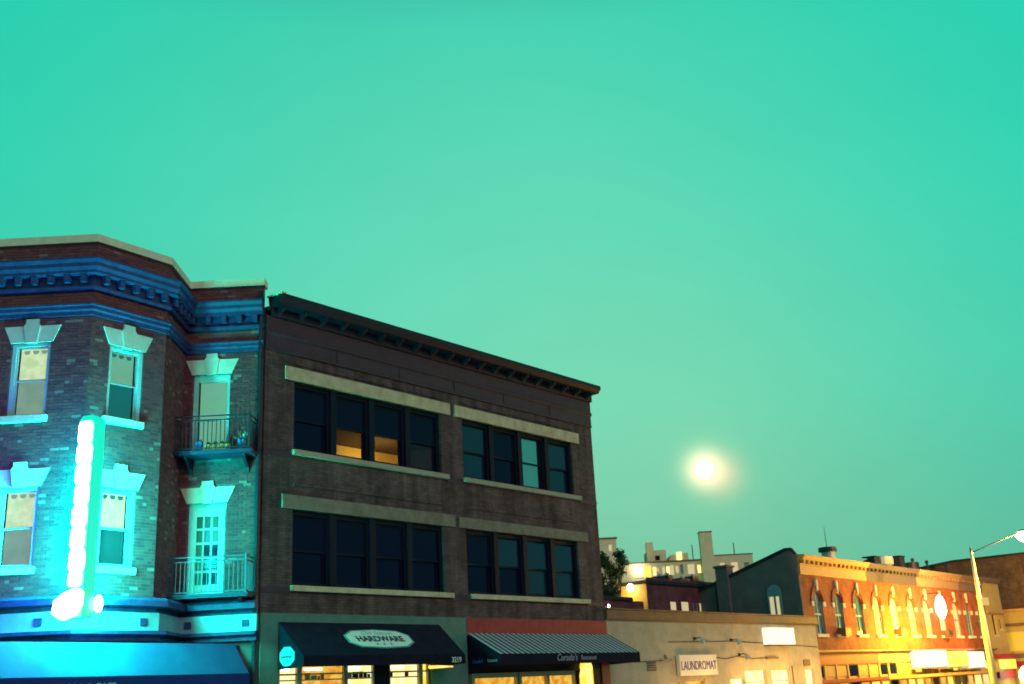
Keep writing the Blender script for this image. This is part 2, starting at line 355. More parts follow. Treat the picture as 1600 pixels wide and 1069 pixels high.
# ------------------------------------------------------------------ ground, road, pavement
g = MB()
def strip(mb, o0, o1, dz, ss=(-60, 0, 20, 40, 60, 140)):
    for a, b in zip(ss, ss[1:]):
        mb.add([SW(a, o1, GR(a)+dz), SW(b, o1, GR(b)+dz), SW(b, o0, GR(b)+dz), SW(a, o0, GR(a)+dz)], [(0, 1, 2, 3)])
    return mb
ss = (-3000, -60, 0, 20, 40, 60, 140, 3000)
strip(g, -3000, 3000, -.16, ss).build('ground', 'concrete', kind='structure')
strip(MB(), 4.2, 13.5, -.12).build('road', 'asphalt', kind='structure')
def slab(o0, o1):
    mb = strip(MB(), o0, o1, 0)
    for a, b in zip((-60, 0, 20, 40, 60), (0, 20, 40, 60, 140)):
        for o in (o0, o1): mb.add([SW(a, o, GR(a)), SW(b, o, GR(b)), SW(b, o, GR(b)-.3), SW(a, o, GR(a)-.3)], [(0, 1, 2, 3)])
    return mb
slab(-.6, 4.2).build('pavement', 'concrete', kind='structure')
slab(13.5, 17.5).build('pavement', 'concrete', kind='structure')

# ================================================================== bay-fronted brick building (left)
LO = Vector((-10.08, 24.53, 0))
LB = thing('brick_building', LO, 0, 'red-brown brick building with angled bay, blue cornice and two iron balconies', 'building')
def face(ox, oy, dx, dy):
    l = math.hypot(dx, dy); dx, dy = dx/l, dy/l
    return Matrix(((dx, -dy, 0, ox-LO.x), (dy, dx, 0, oy-LO.y), (0, 0, 1, 0), (0, 0, 0, 1)))
FW = 3.2
F_FR = face(-10.08-FW, 24.53, 1, 0); F_AN = face(-10.08, 24.53, 1.24, 1.67); F_RT = face(-8.84, 26.2, -.04, 1.8); F_RC = face(-8.88, 28, 1, 0)
AL = math.hypot(1.24, 1.67); RTL = 1.8; RCL = 2.13
PLAN = [(-FW, 0), (0, 0), (1.24, 1.67), (1.2, 3.47), (3.33, 3.47)]      # local plan line of the front
wx0, wx1 = FW-1.86, FW-.94     # front window
FACES = [('fr', F_FR, FW, [(wx0, wx1, 8.33, 10.14), (wx0, wx1, 4.82, 6.65)]),
         ('an', F_AN, AL, [(.52, 1.46, 8.33, 10.14), (.52, 1.46, 4.82, 6.65)]),
         ('rt', F_RT, RTL, []),
         ('rc', F_RC, RCL, [(.25, 1.24, 7.95, 10.17), (.25, 1.24, 4.35, 6.68)])]
Z0, Z1 = 4.1, 12.68
mb = MB()
for _, F, wd, ops in FACES:
    mb.M = F; wall_open(mb, 0, wd, -.3, Z1, ops, 0, .22)
mb.M = Matrix(); mb.prismz([(-FW, .5), (-.2, .5), (1.0, 2.0), (.95, 3.75), (3.33, 3.75), (3.33, 12), (-FW, 12)], 11.9, 12.0)
mb.box(-FW-.3, -FW, 0, 12, -.3, Z1)
mb.build('wall', 'mortar', LB)
# bricks: real pieces laid in courses, those around the front windows one by one
BH, BL = .0765, .222
whole = []; rest = MB()
for nm, F, wd, ops in FACES:
    rest.M = F
    nrow = int((Z1-Z0)/BH)
    for r_ in range(nrow):
        za = Z0+r_*BH; zb = za+.0655; x = -(r_ % 2)*BL/2
        head = r_ % 6 == 5
        bl = BL/2 if head else BL
        while x < wd:
            a, b = max(x, 0.004), min(x+bl-.011, wd-.004); x += bl
            spans = [(a, b)]
            for o in ops:
                lint = o[3]+.42
                lo_, hi_ = (o[0]-.002, o[1]+.002)
                if zb > o[2]-.16 and za < lint:
                    if za > o[3]-.01:
                        e = (za-o[3]+.04)*.52; lo_, hi_ = o[0]-e, o[1]+e
                    spans = [q for s_ in spans for q in ((s_[0], min(s_[1], lo_)), (max(s_[0], hi_), s_[1]))]
            for sa, sb in spans:
                if sb-sa < .02: continue
                if abs(sb-sa-(BL-.011)) < .001 and not head and ((nm == 'fr' and sa > .75) or (nm == 'an')) and 7.1 < za < 8.4: whole.append((F, sa, za))
                else:
                    j = random.uniform(-.003, .003)
                    rest.add([(sa, -.013+j, za), (sb, -.013+j, za), (sb, -.013+j, zb), (sa, -.013+j, zb), (sa, .002, za), (sb, .002, za), (sb, .002, zb), (sa, .002, zb)],
                             [(0, 1, 2, 3), (0, 4, 5, 1), (1, 5, 6, 2), (2, 6, 7, 3), (3, 7, 4, 0)])
bm_ = MB().box(0, BL-.011, -.013, .002, 0, .0655); me0 = None
for i, (F, sa, za) in enumerate(whole):
    if i < 300:
        if me0 is None: o = bm_.build('brick', 'red_brick', LB); me0 = o.data
        else: o = bpy.data.objects.new('brick', me0); col.objects.link(o); o.parent = LB
        o.matrix_local = F @ T(sa, random.uniform(-.003, .003), za)
    else: rest.M = F; rest.box(sa, sa+BL-.011, -.013, .002, za, za+.0655)
rest.build('brick_courses', 'red_brick', LB, kind='stuff')
# parapet, cornice, belt
m = MB(); sweep(m, PLAN, [(-.3, 12.66), (.09, 12.66), (.09, 12.86), (-.3, 12.86)]); m.build('coping', 'coping_stone', LB)
m = MB(); sweep(m, PLAN, [(.02, 11.78), (.26, 11.78), (.26, 11.85), (.32, 11.93), (.32, 12.02), (.38, 12.10), (.38, 12.15), (.02, 12.22)])
sweep(m, PLAN, [(.0, 11.40), (.10, 11.40), (.12, 11.46), (.12, 11.50), (.05, 11.50), (.05, 11.785), (.0, 11.785)]); crn = m.build('cornice', 'trim_blue', LB)
dm = None
for F, wd in ((F_FR, FW), (F_AN, AL), (F_RT, RTL), (F_RC, RCL)):
    k = int(wd/.36); p = wd/k
    for i in range(k):
        xx = (i+.5)*p
        if dm is None: o = MB().box(-.065, .065, -.235, 0, 11.57, 11.78).build('dentil', 'trim_blue', crn); dm = o.data
        else: o = bpy.data.objects.new('dentil', dm); col.objects.link(o); o.parent = crn
        o.matrix_local = F @ T(xx, 0, 0)
m = MB(); sweep(m, PLAN, [(.0, 10.76), (.07, 10.76), (.07, 10.86), (.11, 10.90), (.11, 10.98), (.14, 11.01), (.14, 11.04), (.0, 11.07)]); m.build('belt_course', 'trim_blue', LB)
def lintel(F, x0, x1, z):
    m = MB(F); c = (x0+x1)/2
    m.prism([(x0-.04, z), (x1+.04, z), (x1+.22, z+.41), (x0-.22, z+.41)], -.045, .03)
    lt = m.build('lintel', 'limestone', LB)
    MB(F).prism([(c-.13, z-.02), (c+.13, z-.02), (c+.2, z+.40), (c+.15, z+.47), (c+.15, z+.57), (c-.15, z+.57), (c-.15, z+.47), (c-.2, z+.40)], -.09, .03).build('keystone', 'limestone', lt)
for F, a, b, z0, z1, cu in ((F_FR, wx0, wx1, 8.33, 10.14, 'lit_curtain'), (F_FR, wx0, wx1, 4.82, 6.65, 'lit_curtain'), (F_AN, .52, 1.46, 8.33, 10.14, 'dim_curtain'), (F_AN, .52, 1.46, 4.82, 6.65, 'lit_curtain')):  # bright curtain in the lower angled window stands for the neon's reflection
    lintel(F, a, b, z1)
    B('sill', 'limestone', LB, a-.1, b+.06, -.11, .12, z0-.16, z0, M=F)
    wn = sash_window(LB, F, a, b, z0+.002, z1, .13, 'white_paint', 'see_glass', 'see_glass', .085, .1, cu, 'screen_lit' if F is F_FR else 'screen_teal', rail=z0+.9, s=.028)
    m = MB(F)
    for q in range(3):     # scalloped curtain top
        xc = a+.26+q*.21; m.prism([(xc-.07, z1-.17), (xc-.04, z1-.22), (xc+.04, z1-.22), (xc+.07, z1-.17), (xc+.07, z1-.13), (xc-.07, z1-.13)], .21, .22)
    m.build('curtain_scallop', 'screen_lit' if F is F_FR else 'screen_teal', wn)
for z0, z1, zt in ((7.95, 10.17, 9.98), (4.35, 6.68, 6.50)): lintel(F_RC, .25, 1.24, z1)
# upper balcony door: glazed, with a pale blind
dr = MB(F_RC); dr.box(.25, .36, .06, .2, 7.95, 10.17).box(1.15, 1.24, .06, .2, 7.95, 10.17).box(.36, 1.15, .06, .2, 9.98, 10.17).box(.36, 1.15, .09, .15, 8.9, 8.96).box(.36, 1.15, .09, .15, 7.95, 8.06)
dr = dr.build('door', 'white_paint', LB)
B('pane', 'see_glass', dr, .36, 1.15, .12, .13, 8.06, 9.98, M=F_RC); B('blind', 'dim_curtain', dr, .40, 1.15, .18, .19, 8.06, 9.98, M=F_RC, label='pale drawn blind behind the upper balcony door')
# lower balcony door: fifteen panes
dr = MB(F_RC); a, b, z0, z1 = .31, 1.20, 4.35, 6.50
dr.box(.25, a, .08, .2, 4.35, 6.68).box(b, 1.24, .08, .2, 4.35, 6.68).box(a, b, .08, .2, z1, 6.68)
st = .16; pw = (b-a-2*st+.05)/3; ph = (z1-.16-(z0+.25)+.06)/5
dr.box(a, a+st, .05, .1, z0, z1).box(b-st, b, .05, .1, z0, z1).box(a+st, b-st, .05, .1, z0, z0+.25).box(a+st, b-st, .05, .1, z1-.16, z1)
for i in range(2): dr.box(a+st+(i+1)*pw-.05, a+st+(i+1)*pw, .055, .095, z0+.25, z1-.16)
for j in range(4): dr.box(a+st, b-st, .053, .097, z0+.25+(j+1)*ph-.06, z0+.25+(j+1)*ph)
dr = dr.build('door', 'white_paint', LB, label='white glazed balcony door with fifteen panes')
for i in range(3):
    for j in range(5):
        xa = a+st+i*pw; za = z0+.25+j*ph
        MB(F_RC).box(xa, xa+pw-.05, .07, .08, za, za+ph-.06).build('pane', 'curtain_glass' if (j >= 3 and i > 0) or i == 0 else 'door_glass', dr)
# balconies
def balcony(zs, matr):
    bo = MB(F_RC).box(-.05, 2.02, -.75, 0, zs-.1, zs).box(-.08, 2.05, -.78, .0, zs-.05, zs-.02).build('balcony', 'balcony_iron', LB)
    m = MB(F_RC); zr = zs+.92
    for za in (zr, zr-.11, zs+.06): m.box(.0, 1.98, -.73, -.70, za-.03, za)
    for xx in (.0, 1.95):
        for za in (zr, zr-.11, zs+.06): m.box(xx, xx+.03, -.70, 0, za-.03, za)
    m.box(-.01, .04, -.74, -.69, zs, zr+.05).box(1.94, 1.99, -.74, -.69, zs, zr+.05)
    m.build('rail', matr, bo)
    for i in range(17):
        xx = .11+i*.11; MB(F_RC).box(xx, xx+.018, -.724, -.706, zs+.03, zr-.13).build('baluster', matr, bo)
    for i in range(6):
        for xx in (.005, 1.955): MB(F_RC).box(xx, xx+.018, -.62+i*.11, -.602+i*.11, zs+.03, zr-.13).build('baluster', matr, bo)
    for xx in (.25, 1.75):
        MB(F_RC).prismx([(0, zs-.1), (-.6, zs-.1), (-.55, zs-.16), (-.35, zs-.25), (-.12, zs-.38), (-.05, zs-.5), (0, zs-.5)], xx, xx+.07).build('bracket', 'dark_metal', bo)
    return bo
balcony(7.93, 'dark_metal'); balcony(4.3, 'iron_paint')
# downpipe at the joint with the next house
m = MB(F_RC); m.tube((2.06, -.09, .1), (2.06, -.09, 12.3), .055, n=10)
for zz in (2.5, 5.2, 8, 10.6): m.box(1.98, 2.13, -.1, 0, zz, zz+.05)
m.box(1.99, 2.13, -.17, -.02, 12.2, 12.45); m.build('downpipe', 'dark_metal', LB)
# shop cornice and frieze
m = MB(); sweep(m, PLAN, [(0, 3.80), (.12, 3.80), (.12, 3.90), (.42, 3.93), (.42, 4.06), (.36, 4.12), (0, 4.17)]); m.build('shop_cornice', 'trim_blue', LB)
m = MB(); sweep(m, PLAN, [(0, 3.38), (.2, 3.38), (.2, 3.80), (0, 3.80)]); fz = m.build('frieze', 'frieze_paint', LB)
m = MB(); sweep(m, PLAN, [(0, 3.16), (.22, 3.16), (.22, 3.24), (.38, 3.30), (.38, 3.38), (0, 3.40)]); m.build('shop_moulding', 'trim_blue', LB)
for F, xx in ((F_FR, FW-.62), (F_AN, 1.72), (F_RC, .42), (F_RC, 1.86)):
    MB(F).box(xx-.085, xx+.085, -.23, -.19, 3.50, 3.67).build('rosette', 'trim_blue', fz)
# ground floor shopfront set on the street line
SB0, SB1 = Vector((-10.86, 22.28)), Vector((-7.2, 28.0)); sd = (SB1-SB0).normalized(); rz_b = math.atan2(sd.y, sd.x)
FS = face(SB0.x, SB0.y, sd.x, sd.y); sl = (SB1-SB0).length
B('shopfront', 'trim_blue', LB, -2.5, sl, 0, .3, -.3, 3.06, M=FS)

# the blue awning over it
aw = thing('awning', (SB0.x, SB0.y, 0), rz_b, 'long blue canvas awning with navy valance under the bay building', 'awning')
PJ = .55; zt, zf, zv = 3.10, 2.37, 1.92; x0, x1 = -2.5, 6.6
m = MB()
k = 26
for i in range(k):       # canvas sagging a little between its ribs
    xa = x0+(x1-x0)*i/k; xb = x0+(x1-x0)*(i+1)/k
    sg = lambda x: -.022*math.sin(math.pi*((x-x0) % 1.5)/1.5)
    m.add([(xa, 0, zt), (xb, 0, zt), (xb, -PJ/2, (zt+zf)/2+sg(xb)), (xa, -PJ/2, (zt+zf)/2+sg(xa)), (xb, -PJ, zf), (xa, -PJ, zf)], [(3, 2, 1, 0), (5, 4, 2, 3)])
m.build('canopy', 'blue_canvas', aw, smooth=False)
MB().box(x0, x1, -PJ-.012, -PJ, zv, zf).build('valance', 'navy_canvas', aw)
for xx in (x0, x1): MB().prismx([(0, zt), (-PJ, zf), (-PJ, zv), (0, zv)], xx-.006, xx+.006).build('side_panel', 'navy_canvas', aw)
text('lettering', 'ESTEROLA & CAFE', .23, 'letter_pale', aw, T(1.85, -PJ-.014, zf-.30), sx=.98)

# the neon blade sign on the bay's corner
ns = thing('neon_sign', (-9.42, 23.45, 0), R(-20), 'tall glowing white and turquoise neon sign on the corner of the bay', 'sign')
m = MB()
m.box(-.23, .21, -.22, .12, 3.55, 7.72).prism([(-.23, 7.72), (.21, 7.72), (.20, 7.83), (.12, 7.92), (-.12, 7.92), (-.21, 7.83)], -.22, .12); m.build('sign_box', 'neon_body', ns)
zz = 7.78
hts = [.52, .44, .46, .45, .47, .47, .48, .30]
for i, h in enumerate(hts):        # a stack of burnt-out letters, each a lobe
    wv = .17+random.uniform(-.015, .02); sh = random.uniform(-.02, .02)
    z1_, z0_ = zz, zz-h+.01
    pl = [(-wv*.75+sh, z0_), (wv*.7+sh, z0_), (wv*1.05+sh, z0_+h*.22), (wv+sh, z0_+h*.5), (wv*1.05+sh, z0_+h*.75), (wv*.75+sh, z1_), (-wv*.7+sh, z1_), (-wv*1.05+sh, z0_+h*.8), (-wv+sh, z0_+h*.5), (-wv*1.08+sh, z0_+h*.2)]
    MB().prism(pl, -.275, -.215).build('glowing_letter', 'neon_white', ns)
    zz -= h
MB().prism([(-.44, 3.66), (-.2, 3.52), (.08, 3.60), (.22, 3.78), (.24, 4.06), (.14, 4.14), (-.12, 4.08), (-.40, 3.92)], -.38, -.215).build('lantern', 'neon_white', ns)
MB().lathe([(.02, 0), (.08, .06), (.10, .17), (.08, .29), (.03, .36)], 12, (.27, .2, 3.66)).build('lantern', 'neon_white', ns, smooth=True)
m = MB(); iv = Matrix.Rotation(R(20), 4, 'Z')
cpt = iv @ Vector((-10.08+9.42, 24.53-23.45, 0))
for z_ in (4.6, 7.3): m.tube((0, .1, z_), (cpt.x, cpt.y, z_), .035)
m.build('bracket', 'dark_metal', ns)
for z_, k_ in ((4.0, 1.6), (4.8, 1.6), (5.6, 1.4), (6.4, .8), (7.1, .35)):
    lamp('neon_glow', ns, (-.42, .20, z_), 120*k_, (.0, .85, .68), .15); lamp('neon_spill', ns, (.05, .62, z_), 210*k_, (.0, .95, .68), .2); lamp('neon_wash', ns, (-.5, .60, z_), 420*k_, (.0, 1, .66), .15)
for z_ in (4.6, 6.6): lamp('blue_fill', ns, (-.30, -.75, z_), 420, (.0, .08, 1), .2)  # blue fill lamps, added to tint the outlying brick and trim

# pots on the upper balcony
def at_rc(x, y, z): p = LO+(F_RC @ Vector((x, y, z))); return (p.x, p.y, p.z)
def pot(x, y, z, r, h, mat, label, name='flower_pot', plant=False):
    t = thing(name, at_rc(x, y, z), 0, label, 'pot', 'pots on the upper balcony')
    MB().lathe([(r*.7, 0), (r*.85, h*.5), (r, h*.9), (r*1.08, h*.9), (r*1.08, h), (r*.9, h)], 12).build('pot', mat, t)
    m = MB()
    for i in range(26 if plant else 10):
        a_ = random.uniform(0, 6.28); e = random.uniform(.4, 1.4); l_ = random.uniform(.12, .34 if plant else .12)
        d_ = Vector((math.cos(a_)*math.cos(e), math.sin(a_)*math.cos(e), math.sin(e))); s_ = d_.orthogonal().normalized()*.035; c0 = Vector((0, 0, h*.9)); c1 = c0+d_*l_
        m.add([tuple(c0), tuple((c0+c1)/2+s_), tuple(c1), tuple((c0+c1)/2-s_)], [(0, 1, 2, 3)])
    m.build('foliage', 'leaf' if not plant else 'pale_ink', t); return t
pot(.62, -.5, 7.93, .10, .26, 'pot_blue', 'small blue pot at the foot of the upper balcony door')
for i, xx in enumerate((.86, 1.04, 1.22, 1.38)): pot(xx, -.55, 7.93, .065, .17, 'pot_yellow', ('leftmost', 'second from left', 'third from left', 'rightmost')[i]+' of the four small yellow pots on the upper balcony')
pot(1.72, -.5, 7.93, .12, .28, 'pot_blue', 'blue pot with a pale leafy plant at the balcony end', plant=True)

# ================================================================== grey brick building (middle)
MR = thing('grey_brick_building', SW(0), RZ, 'three-storey dark grey brick building with deep maroon bracketed cornice', 'building')
W = 14.9
OPS = [(1.0, 6.8, 8.15, 10.08), (7.8, 13.6, 8.15, 10.08), (1.0, 6.8, 4.54, 6.53), (7.8, 13.6, 4.54, 6.53)]
m = MB(); wall_open(m, 0, W, 3.83, 10.83, OPS, 0, .3)
m.add([(0, 0, 3.83), (0, 16, 3.83), (0, 16, 12), (0, 0, 12)], [(3, 2, 1, 0)]).add([(W, 0, -1.5), (W, 16, -1.5), (W, 16, 12), (W, 0, 12)], [(0, 1, 2, 3)])
m.add([(0, 16, -1), (W, 16, -1), (W, 16, 12), (0, 16, 12)], [(3, 2, 1, 0)])
m.build('wall', 'grey_brick', MR)
B('roof', 'roof_tar', MR, .02, W-.02, -.05, 15.98, 11.95, 12.05)
# brick relief: panel courses and plinth lines
for a, b in ((1.0, 6.8), (7.8, 13.6)):
    for za, zb in ((7.18, 7.26), (10.56, 10.62)): B('string_course', 'grey_brick', MR, a, b, -.035, 0, za, zb)
for a, b in ((0, .9), (7.05, 7.75), (13.9, W)):
    for zz in (7.98, 4.38): MB().box(a, b, -.02, .0, zz-.05, zz+.1).build('pier_band', 'maroon_metal', MR)
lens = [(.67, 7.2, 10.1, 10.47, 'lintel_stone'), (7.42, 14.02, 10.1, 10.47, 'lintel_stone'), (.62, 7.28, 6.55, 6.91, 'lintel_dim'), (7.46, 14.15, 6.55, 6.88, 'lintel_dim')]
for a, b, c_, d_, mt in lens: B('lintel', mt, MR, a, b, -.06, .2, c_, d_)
for a, b, zz in ((.94, 7.02, 8.15), (7.76, 13.88, 8.15), (.94, 7.06, 4.54), (7.9, 13.98, 4.54)): B('sill', 'sill_stone' if zz > 5 else 'lintel_stone', MR, a, b, -.12, .3, zz-.14, zz+.002)
for gi, (a, b, z0, z1) in enumerate(OPS):
    for i in range(4):
        xa = a+i*1.47; xb = xa+1.39 if i < 3 else b
        xa += .0
        up = lo = 'dark_glass'; bu = bl = None
        if gi == 0 and i in (1, 2): lo = 'see_glass'
        if gi == 0 and i == 3: lo = 'dim_glass'
        if gi == 1: up = lo = 'blue_glass' if i != 1 else 'dark_glass'
        if gi == 1 and i == 2: up = lo = 'see_glass'; bu = bl = 'teal_pane_glow'  # glowing sheet added behind the glass, in place of a bright reflection
        if gi == 3 and i == 1: up = 'blue_glass'
        if gi == 3 and i > 1: up = lo = 'blue_glass'
        sash_window(MR, Matrix(), xa+(.02 if i else 0), xb-.02*(i < 3)-.13*0, z0+.004, z1-.004, .2, 'black_frame', up, lo, .12, .1, bu, bl, rail=z0+(z1-z0)*.47)
        if i: B('mullion', 'black_frame', MR, xa-.13, xa+.07, .03, .25, z0+.004, z1-.004)
# the lit room behind the upper left windows
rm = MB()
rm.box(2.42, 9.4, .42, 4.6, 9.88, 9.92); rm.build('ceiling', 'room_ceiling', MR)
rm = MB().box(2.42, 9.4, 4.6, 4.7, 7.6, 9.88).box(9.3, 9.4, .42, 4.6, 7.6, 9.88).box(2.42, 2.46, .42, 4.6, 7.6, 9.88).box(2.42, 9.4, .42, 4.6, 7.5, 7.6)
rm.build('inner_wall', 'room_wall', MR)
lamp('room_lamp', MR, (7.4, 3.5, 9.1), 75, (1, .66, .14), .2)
# cornice
m = MB(); m.prismx([(0, 10.83), (-.05, 10.83), (-.05, 10.9), (-.03, 10.92), (-.03, 11.25), (-.09, 11.29), (-.09, 11.36), (-.04, 11.40), (-.04, 11.8), (0, 11.8)], 0, W)
m.build('frieze', 'maroon_metal', MR)
for xx in (2.5, 5.0, 7.45, 9.9, 12.4): B('seam', 'cornice_dark', MR, xx, xx+.02, -.045, -.02, 10.93, 11.24)
m = MB(); m.prismx([(0, 11.8), (-.10, 11.8), (-.12, 11.86), (-.12, 12.05), (-.46, 12.07), (-.50, 12.14), (-.56, 12.20), (-.56, 12.33), (.1, 12.36)], .14, W+.03)
cn = m.build('cornice', 'cornice_dark', MR)
for i in range(20):
    xx = .3+i*.75
    MB().prismx([(-.03, 11.82), (-.13, 11.84), (-.26, 11.92), (-.40, 11.98), (-.40, 12.065), (-.03, 12.065)], xx, xx+.10).build('bracket', 'cornice_dark', cn)
MB().prismx([(-.57, 12.33), (-.57, 12.37), (.12, 12.40), (.12, 12.365)], .10, .26).build('flashing', 'coping_stone', cn)
# old rooftop flue at the left end
m = MB().tube((.08, .6, 12.0), (.08, .6, 12.72), .07).lathe([(.12, 0), (.12, .09), (.02, .16)], 10, (.08, .6, 12.70)); m.build('flue', 'coping_stone', MR)
# shopfront band
B('fascia', 'green_paint', MR, 0, 7.62, -.04, .2, 3.5, 3.83, label='green painted shop fascia'); B('pilaster', 'green_paint', MR, 0, .62, -.04, .2, -.5, 3.5); B('pilaster', 'green_paint', MR, 6.1, 7.62, -.04, .2, -.7, 3.5)
B('fascia', 'red_paint', MR, 7.622, W, -.05, .2, 3.3, 3.83, label='red painted shop fascia')
B('jamb', 'red_paint', MR, 14.42, W, -.05, .2, -.7, 3.3); B('jamb', 'black_frame', MR, 13.98, 14.40, -.03, .2, -.7, 3.3)
B('shop_wall', 'black_frame', MR, .62, 6.1, .12, .3, 2.6, 3.5); B('shop_wall', 'black_frame', MR, 7.622, 13.98, .12, .3, 2.2, 3.3)
# lit hardware shop windows
for a, b, mt in ((.64, 1.32, 'shop_bright'), (1.38, 2.9, 'shop_amber'), (2.94, 3.95, 'shop_bright'), (4.5, 5.72, 'shop_bright'), (5.78, 6.08, 'shop_yellow')):
    sw = MB().box(a, b, .16, .17, -.2, 2.6).build('shop_window', mt, MR)
    MB().box(a, a+.05, .08, .16, -.2, 2.6).box(b-.05, b, .08, .16, -.2, 2.6).box(a+.05, b-.05, .08, .16, 2.30, 2.34).build('glazing_bar', 'tan_frame', sw)
random.seed(5)
for a, b in ((.72, 1.26), (1.46, 2.84), (3.02, 3.88), (4.58, 5.66)):      # goods and fittings against the light
    B('shelf', 'tan_frame', MR, a, b, .11, .155, 2.16, 2.19); x_ = a
    while x_ < b-.12:
        g_ = random.uniform(.07, .2); h_ = random.uniform(.05, .17)
        if random.random() < .7: B('shelf_goods', random.choice(['red_paint', 'tan_frame', 'dark_metal', 'ochre_paint']), MR, x_, min(x_+g_, b), .115, .15, 2.192, 2.192+h_)
        x_ += g_+.04
    B('strip_light', 'lamp_white', MR, a+.1, a+.1+(b-a)*.4, .10, .15, 2.42, 2.46)
B('shop_door', 'black_frame', MR, 3.95, 4.5, .05, .25, -.4, 2.6)
for a, b in ((8.0, 9.95), (10.2, 11.55), (11.6, 12.95)):
    sw = MB().box(a, b, .16, .17, .6, 2.06).build('shop_window', 'shop_amber', MR)
    MB().box(a-.12, a, .03, .2, .5, 2.2).box(b, b+.05, .03, .2, .5, 2.2).box(a, b, .03, .2, 2.06, 2.2).build('frame', 'tan_frame', sw)
ln = thing('door_lantern', SW(13.55, -.02, -.4), RZ, 'tall glowing yellow glass panel beside the red restaurant jamb', 'lamp')
MB().prism([(-.34, .0), (.34, .0), (.38, 1.2), (.36, 2.7), (.28, 2.86), (-.24, 2.86), (-.30, 2.72), (-.27, 2.6), (-.34, 2.45), (-.37, 1.2)], -.06, .0).build('glass_panel', 'shop_yellow', ln)
MB().prism([(-.1, .1), (.26, .1), (.3, 1.2), (.25, 2.62), (-.02, 2.7), (-.06, 1.2)], -.07, -.06).build('tube_light', 'shop_bright', ln)

# hardware awning
def awning(label, s0, s1, zt, zf, zv, pj, mat, matv, name='awning'):
    t = thing(name, SW(s0), RZ, label, 'awning'); w_ = s1-s0
    MB().prismx([(-.045, zt), (-pj, zf), (-pj, zf-.012), (-.045, zt-.014)], 0, w_).build('canopy', mat, t)
    MB().box(0, w_, -pj-.01, -pj, zv, zf-.001).build('valance', matv, t)
    for xx in (0, w_-.01): MB().prismx([(-.045, zt-.015), (-pj, zf-.013), (-pj+.001, zv), (-.045, zv-.03)], xx, xx+.01).build('side_panel', matv, t)
    m = MB()
    for xx in (.03, w_-.05): m.tube((xx, -.05, zv+.02), (xx, -pj+.03, zv+.02), .02)
    m.tube((.03, -pj+.03, zv+.03), (w_-.03, -pj+.03, zv+.03), .02).build('frame', 'dark_metal', t)
    return t, w_
ha, w_ = awning('black canvas awning with white octagonal hardware badge', .55, 6.42, 3.61, 2.72, 2.46, 1.05, 'black_canvas', 'black_canvas')
sl_ = math.atan2(3.61-2.72, 1.0); SLP = T(0, -.045, 3.61) @ Matrix.Rotation(-(R(90)-sl_), 4, 'X')   # local z runs down... up the slope
L_ = math.hypot(1.0, .89)
SL = T(0, -1.05, 2.72) @ Matrix.Rotation(-(R(90)-math.atan2(.89, 1.005)), 4, 'X')   # x along, z up the slope
oc = lambda cx, cz, wx, wz: [(cx-wx, cz-wz*.38), (cx-wx*.72, cz-wz*.86), (cx, cz-wz), (cx+wx*.72, cz-wz*.86), (cx+wx, cz-wz*.38), (cx+wx, cz+wz*.38), (cx+wx*.72, cz+wz*.86), (cx, cz+wz), (cx-wx*.72, cz+wz*.86), (cx-wx, cz+wz*.38)]
BX, BZ = 3.02, .66
MB(SL).prism(oc(BX, BZ, 1.20, .40), -.016, -.004).build('badge_rim', 'badge_green', ha)
MB(SL).prism(oc(BX, BZ, 1.13, .355), -.022, -.014).build('badge', 'badge_white', ha)
text('lettering', 'HARDWARE', .31, 'ink', ha, SL @ T(BX, -.024, BZ-.12), sx=1.0, bold=.008)
text('lettering', 'Old School', .21, 'pale_ink', ha, SL @ T(BX, -.024, BZ+.16), sx=1.2, shear=.25)
for dx in (-.25, 0, .25):
    pts_ = [(BX+dx+.045*(1 if i % 2 == 0 else .45)*math.sin(i*math.pi/5), BZ-.235+.045*(1 if i % 2 == 0 else .45)*math.cos(i*math.pi/5)) for i in range(10)][::-1]
    MB(SL).prism(pts_, -.027, -.021).build('star', 'ink', ha)
text('lettering', '3219', .2, 'letter_pale', ha, T(5.50, -1.062, 2.50), bold=.006)
SD = Matrix(((0, 1, 0, -.002), (-1, 0, 0, 0), (0, 0, 1, 0), (0, 0, 0, 1)))     # left side panel, facing left
MB(SD).prism([(.42+.30*math.sin(q*math.pi/4+math.pi/8)*1.05, 2.74+.25*math.cos(q*math.pi/4+math.pi/8)) for q in range(8)][::-1], -.012, -.002).build('badge', 'badge_teal', ha)
text('lettering', 'HARDWARE', .085, 'ink', ha, SD @ T(.42, -.014, 2.70), sx=.95)
lp = thing('awning_lamp', SW(5.4, .62, 2.34), RZ, 'slim yellow strip light under the right end of the black awning', 'lamp')
MB().tube((0, 0, .06), (.95, 0, .06), .055, .02, 10).build('tube', 'shop_yellow', lp); MB().box(0, .95, -.04, .04, .1, .13).build('housing', 'dark_metal', lp)
# restaurant awning
ra, w_ = awning('black and white striped restaurant awning below the red fascia', 7.68, 14.93, 3.38, 2.70, 2.38, 1.32, 'striped_canvas', 'black_canvas')
text('lettering', "Corado's", .30, 'letter_grey', ra, T(3.15, -1.335, 2.47), shear=.3, sx=.95); text('lettering', 'Restaurant', .20, 'letter_grey', ra, T(4.3, -1.335, 2.49), sx=.95)
text('lettering', "Corado's", .16, 'pot_blue', ra, SD @ T(.38, -.004, 2.48), shear=.3, sx=.7); text('lettering', 'Restaurant', .14, 'letter_grey', ra, SD @ T(.98, -.004, 2.49), sx=.62)

